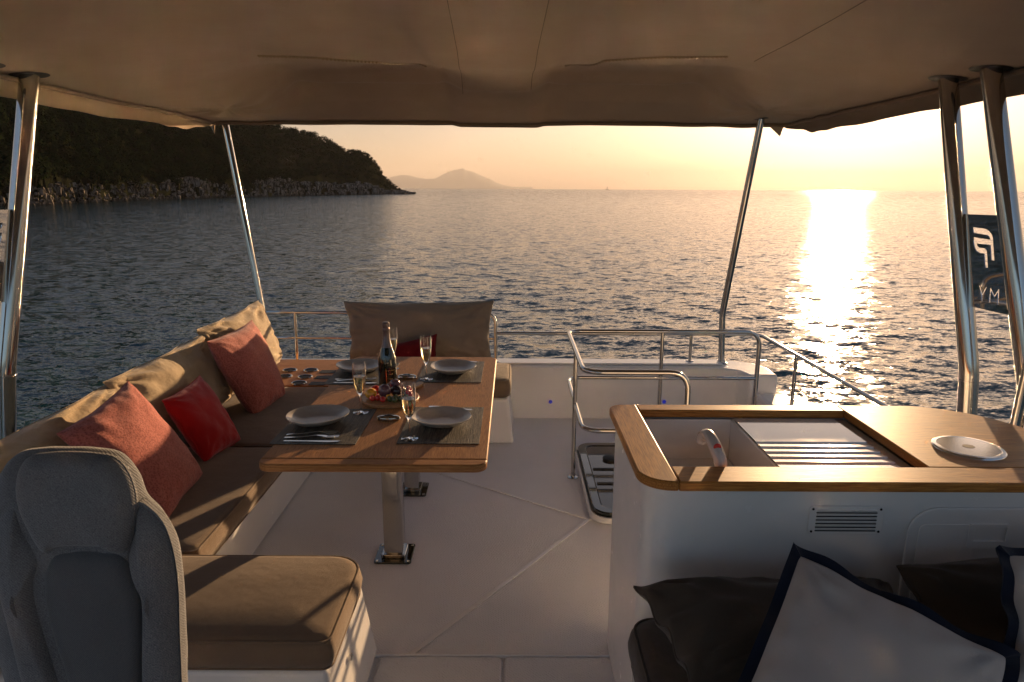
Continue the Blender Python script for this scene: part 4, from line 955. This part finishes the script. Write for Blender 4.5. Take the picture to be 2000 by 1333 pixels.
bm = bmesh.new(); tube(bm, [(x+(.03 if x < BX0+.001 else -.03 if x > BX1-.001 else 0), y-(.025 if y > BY1-.001 else 0), zb(x, y)-.014) for x, y in edge_pts(60)], .011, 10); bmo('hem_tube', bm, M['hem'], BM_)
# loose corner flap by the right rear post
c = Vector((BX1-.04, BY1-.02, zb(BX1, BY1)-.03)); bm = bmesh.new(); prism3(bm, [c+Vector((-.10, 0, .012)), c+Vector((.0, 0, .012)), c+Vector((-.02, .0, -.055))], (0, .004, 0)); bmo('corner_flap', bm, M['canvas'], BM_)
def on_canopy(px, py):
    z = 2.25
    for _ in range(12): p = P(px, py, z=z); z = zb(p.x, p.y)
    return Vector((p.x, p.y, z))
def seam(pts, r=.0016, nm='seam', m='thread'):
    Q = [on_canopy(*p) for p in pts]; A = []
    for a, b in zip(Q, Q[1:]):
        for k in range(24): q = a.lerp(b, k/24); A.append((q.x, q.y, zb(q.x, q.y)-r*.6))
    bm = bmesh.new(); tube(bm, A, r, 6); bmo(nm, bm, M[m], BM_)
seam([(862, -60), (893, 100), (905, 232)]); seam([(1086, -60), (1050, 100), (1036, 232)]); seam([(1760, -40), (1560, 75), (1470, 122)]); 
for pts in ([(503, 108), (620, 112), (740, 121), (838, 133)], [(1104, 129), (1180, 118), (1300, 111), (1430, 110)]):
    Q = [on_canopy(*p) for p in pts]; bm = bmesh.new(); bt = bmesh.new(); path = []
    for a, b in zip(Q, Q[1:]):
        for k in range(16): q = a.lerp(b, k/16); path.append(Vector((q.x, q.y, zb(q.x, q.y)-.003)))
    fine = [p.lerp(q, f) for p, q in zip(path, path[1:]) for f in (0, .5)]+[path[-1]]
    tube(bm, fine, [.0078 if k % 2 else .0040 for k in range(len(fine))], 6); bmo('zip', bm, M['zip'], BM_, smooth=False); bt.free()
def hole(x, y, r=.06):
    bm = bmesh.new(); n = 28; rows = []
    for k in range(n+1):
        a = 2*math.pi*k/n; rows.append([(x+q*math.cos(a), y+q*math.sin(a), zb(x+q*math.cos(a), y+q*math.sin(a))-.0025) for q in (.001, r*.5, r)])
    sheet(bm, rows); bmo('post_collar', bm, M['dark'], BM_)
GS = 'stainless posts holding up the canopy'
def post(label, pts, r, mirror=False):
    pts = [Vector(p) for p in pts]
    if mirror: pts = [Vector((2*XC-p.x-.0, p.y, p.z)) for p in pts]
    t = thing('canopy_post', label, 'post', pts[0], GS); bm = bmesh.new(); tube(bm, fillet(pts, .05), r, 22, cap=True); bmo('tube', bm, M['chrome'], t, ang=60)
    bm = bmesh.new(); lathe(bm, [(0, 0), (r*1.9, 0), (r*1.9, .006), (r*1.3, .012), (r*1.3, .03), (r*1.05, .031)], pts[0], 24); bmo('foot', bm, M['chrome'], t)
    k = pts[1]; d = (pts[2]-pts[1]).normalized(); bm = bmesh.new(); tube(bm, [k-Vector((0, 0, .03)), k-Vector((0, 0, .034))], r*1.04, 22); bmo('joint', bm, M['chrome'], t)
    top = pts[-1]; hole(top.x, top.y, r*2.0); return t
# rear posts
rb = P(1409, 705, y=YR+.12); rbend = P(1411, 612, y=YR+.12); rt = P(1487, 229, z=2.12)
post('slim leaning steel post at the stern right of the stair guard', [(rb.x, YR+.12, .395), rbend, (rt.x, rt.y, zb(rt.x, rt.y)-.002)], .0225)
lt = P(439, 232, z=2.12); lb = P(512, 610, y=4.86)
post('slim leaning steel post at the stern left above the beige cushions', [(lb.x+.01, 4.86, .395), (lb.x, 4.86, .80), (lt.x, lt.y, zb(lt.x, lt.y)-.002)], .0225)
# forward pairs
def fpost(top, mid, label, r, mir, x0=1.80):
    a = P(*top, z=2.13); b = P(*mid, y=a.y-.20); b = Vector((b.x, b.y, b.z))
    d = a-b; k = b+d*((.93-b.z)/d.z)
    pts = [(k.x+.042, k.y-.03, .262 if not mir else .492), k, (a.x, a.y, zb(a.x, a.y)-.002)]
    return post(label, pts, r, mir), Vector(k), Vector(a)
t1, k1, a1 = fpost((1853, 142), (1884, 600), 'thick steel post on the right, farther one of the pair beside the counter', .036, False)
t2, k2, a2 = fpost((1937, 122), (1991, 600), 'thick steel post on the right, nearer one of the pair at the picture edge', .036, False)
XC_keep = XC
dxl = P(57, 140, y=a1.y).x-(2*XC-a1.x); XC = XC+dxl/2
post('thick steel post on the left with the dark wooded shore behind', [(k1.x+.042, k1.y-.03, .492), k1, (a1.x, a1.y, zb(2*XC-a1.x, a1.y)-.002)], .036, True)
post('thick steel post just outside the left picture edge', [(k2.x+.042, k2.y-.03, .492), k2, (a2.x, a2.y, zb(2*XC-a2.x, a2.y)-.002)], .036, True)
XCL = XC; XC = XC_keep
# strut at far right
a, b = P(1978, 845, x=1.88), P(2004, 730, x=1.88)
bm = bmesh.new(); d = (b-a); tube(bm, [a-d*((a.z-.268)/d.z) if True else a, b+d*1.4], .016, 12); tag(bmo('strut', bm, M['chrome'], loc=a-d*((a.z-.268)/d.z)), 'thin slanting steel strut at the right edge behind the counter', 'strut')

# ---- polished name panels with cut-out emblem and letters
def panel(mirror):
    def zt(x, y): return (1870+x/6.35, 410+y/6.35)
    # plane through both posts
    n = (a2-a1).cross(k1-a1).normalized()
    def pl_(px, py):
        d = ray(px, py); t = (a1-EYE).dot(n)/d.dot(n); return EYE+d*t
    out = [(70, 52), (500, 70), (628, 1305), (120, 1188)]
    emb = [(190, 218), (310, 232), (358, 240), (400, 268), (430, 310), (443, 350), (448, 440), (462, 628), (420, 625), (408, 440), (300, 424), (245, 416), (250, 450), (275, 470), (340, 480), (365, 500), (372, 560), (382, 718), (345, 715), (330, 545), (280, 537), (235, 512), (212, 470), (200, 400), (197, 340), (402, 372), (392, 335), (370, 315), (320, 305), (200, 288)]
    Yl = [(262, 940), (280, 938), (308, 1030), (352, 955), (368, 960), (318, 1062), (314, 1132), (296, 1130), (298, 1058)]
    Ml = [(400, 970), (418, 972), (458, 1060), (502, 988), (522, 990), (512, 1178), (494, 1176), (500, 1028), (460, 1092), (418, 1010), (408, 1154), (390, 1152)]
    o3 = pl_(*zt(*out[0])); U = (pl_(*zt(*out[3]))-o3).normalized(); W_ = n.cross(U).normalized()
    cu = bpy.data.curves.new('p', 'CURVE'); cu.dimensions = '2D'; cu.fill_mode = 'BOTH'; cu.extrude = .0018
    for s in (out, emb, Yl, Ml):
        sp = cu.splines.new('POLY'); sp.points.add(len(s)-1); sp.use_cyclic_u = True
        for q, p in zip(sp.points, s):
            w3 = pl_(*zt(*p))-o3; q.co = (w3.dot(U), w3.dot(W_), 0, 1)
    ob = bpy.data.objects.new('p', cu); COL.objects.link(ob); me = bpy.data.meshes.new_from_object(ob); bpy.data.objects.remove(ob)
    fr = Matrix((U, W_, n)).transposed().to_4x4(); me.transform(Matrix.Translation(o3) @ fr)
    if mirror:
        for v in me.vertices: v.co.x = 2*XCL-v.co.x
        me.flip_normals()
    c = sum((v.co for v in me.vertices), Vector())/len(me.vertices)
    tag(link('name_panel', me, M['mirror'], loc=tuple(c), smooth=False),
        'mirror steel panel with cut-out double hook emblem between the %s' % ('left posts, catching the sun' if mirror else 'right posts, letters YM below'), 'panel', 'polished emblem panels between the posts')
panel(False); panel(True)

# ================================================================== helm seat (foreground left)
def puff(bm, outline, y0, th, rnd, dome, inv=False):
    """outline (x,z) closed; front (towards -y) rounded and domed, flat back"""
    n = len(outline); cx = sum(p[0] for p in outline)/n; cz = sum(p[1] for p in outline)/n
    hx = max(abs(p[0]-cx) for p in outline)
    rings = [(0.0, th*.0)]
    prof = [(1-rnd*.55/hx, 0), (1, rnd*.6)]
    prof += [(1, th-rnd)]
    for k in range(1, 8):
        a = k/7*math.pi/2; prof.append((1-rnd*(1-math.cos(a))/hx, th-rnd+rnd*math.sin(a)))
    s0 = prof[-1][0]
    for k in range(1, 8): s = s0*(1-k/8.5); prof.append((s, th+dome*(1-(s/s0)**2)))
    R_ = [[bm.verts.new((cx+(x-cx)*s, y0-d, cz+(z-cz)*s)) for x, z in outline] for s, d in prof]
    bm.faces.new(R_[0]); bm.faces.new(R_[-1][::-1])
    for A, B in zip(R_, R_[1:]):
        for k in range(n): bm.faces.new((A[k], A[(k+1) % n], B[(k+1) % n], B[k]))
def smooth_poly(pts, n=6):
    out = []; N_ = len(pts)
    for i in range(N_):
        p0, p1, p2, p3 = [Vector(pts[(i+k-1) % N_]) for k in range(4)]
        for k in range(n):
            a = k/n; out.append(tuple(.5*((2*p1)+(p2-p0)*a+(2*p0-5*p1+4*p2-p3)*a*a+(3*p1-p0-3*p2+p3)*a**3)))
    return out
YH = 1.22; CXP = 118
HS = thing('helm_seat', 'grey tweed helm seat with headrest in the left foreground', 'seat', (P(CXP, 1000, y=YH).x, YH, 0))
cxh = P(122, 940, y=YH-.1).x
def half(pix, yy):
    global cxh
    cxh = P(116, 1000, y=yy).x; r_ = [P(px, py, y=yy) for px, py in pix]; a = [(p.x, p.z) for p in r_]; b = [(2*cxh-p.x, p.z) for p in r_][::-1]; return a, b
def sym(pix, yy, low):
    a, b = half(pix, yy); zlow = low
    return smooth_poly([(cxh, a[0][1]+.001)]+a+[(a[-1][0]-.03, zlow), (cxh, zlow-.01), (b[0][0]+.03, zlow)]+b)
bm = bmesh.new(); puff(bm, sym([(150, 896), (205, 907), (240, 946), (258, 990), (288, 1022), (320, 1080), (332, 1160), (338, 1260), (340, 1333)], YH-.10, .56), YH, .13, .075, .0); bk = bmo('backrest', bm, M['helmfab'], HS, ang=60)
bm = bmesh.new(); a, b = half([(150, 908), (195, 918), (224, 956), (236, 1006), (230, 1060), (212, 1108)], YH-.18)
puff(bm, smooth_poly([(cxh, a[0][1]+.002)]+a+[(cxh+.04, a[-1][1]+.012), (cxh-.04, a[-1][1]+.012)]+b), YH-.11, .05, .035, .006); bmo('headrest', bm, M['helmfab'], HS, ang=60)
bm = bmesh.new(); a, b = half([(165, 1106), (205, 1118), (236, 1170), (247, 1230), (249, 1300), (247, 1360)], YH-.18)
puff(bm, smooth_poly([(cxh, a[0][1]+.003)]+a+[(a[-1][0]-.02, .60), (cxh, .59), (b[0][0]+.02, .60)]+b), YH-.11, .035, .025, .006); bmo('back_pad', bm, M['helmpad'], HS, ang=60)
for s in (1, -1):
    a, _ = half([(243, 1003), (288, 1036), (312, 1090), (324, 1160), (328, 1250), (330, 1480), (262, 1480), (256, 1230), (246, 1165), (222, 1112), (236, 1050)], YH-.17)
    if s < 0: a = [(2*cxh-x, z) for x, z in a][::-1]
    bm = bmesh.new(); puff(bm, smooth_poly(a), YH-.10, .055, .045, .008); bmo('side_bolster', bm, M['helmfab'], HS, ang=60)
bm = bmesh.new(); prism(bm, rrect(cxh-.23, cxh+.23, YH-.55, YH-.05, .08), .44, .56); bmo('seat_pad', bm, M['helmfab'], HS, bevel=.04, seg=4)
bm = bmesh.new(); tube(bm, [(cxh, YH-.28, .0), (cxh, YH-.28, .44)], .05, 20); bmo('pedestal', bm, M['chrome'], HS)
bm = bmesh.new(); lathe(bm, [(0, 0), (.16, 0), (.16, .012), (.06, .03), (0, .03)], (cxh, YH-.28, .001), 28); bmo('pedestal_foot', bm, M['chrome'], HS)

# ================================================================== air
if HAZE:
    bm = bmesh.new(); box(bm, -26000, 26000, -1500, 46000, SEA-60, 1150)
    m = bpy.data.materials.new('haze_air'); m.use_nodes = True; g = m.node_tree; g.nodes.clear(); out = g.nodes.new('ShaderNodeOutputMaterial'); v = g.nodes.new('ShaderNodeVolumePrincipled')
    v.inputs['Color'].default_value = (1, .93, .84, 1); v.inputs['Density'].default_value = .000030; v.inputs['Anisotropy'].default_value = 0
    g.links.new(v.outputs[0], out.inputs['Volume'])
    me = bpy.data.meshes.new('haze'); bm.to_mesh(me); bm.free(); o = bpy.data.objects.new('haze', me); COL.objects.link(o); me.materials.append(m); tag(o, kind='stuff')
    SC.cycles.volume_bounces = 1
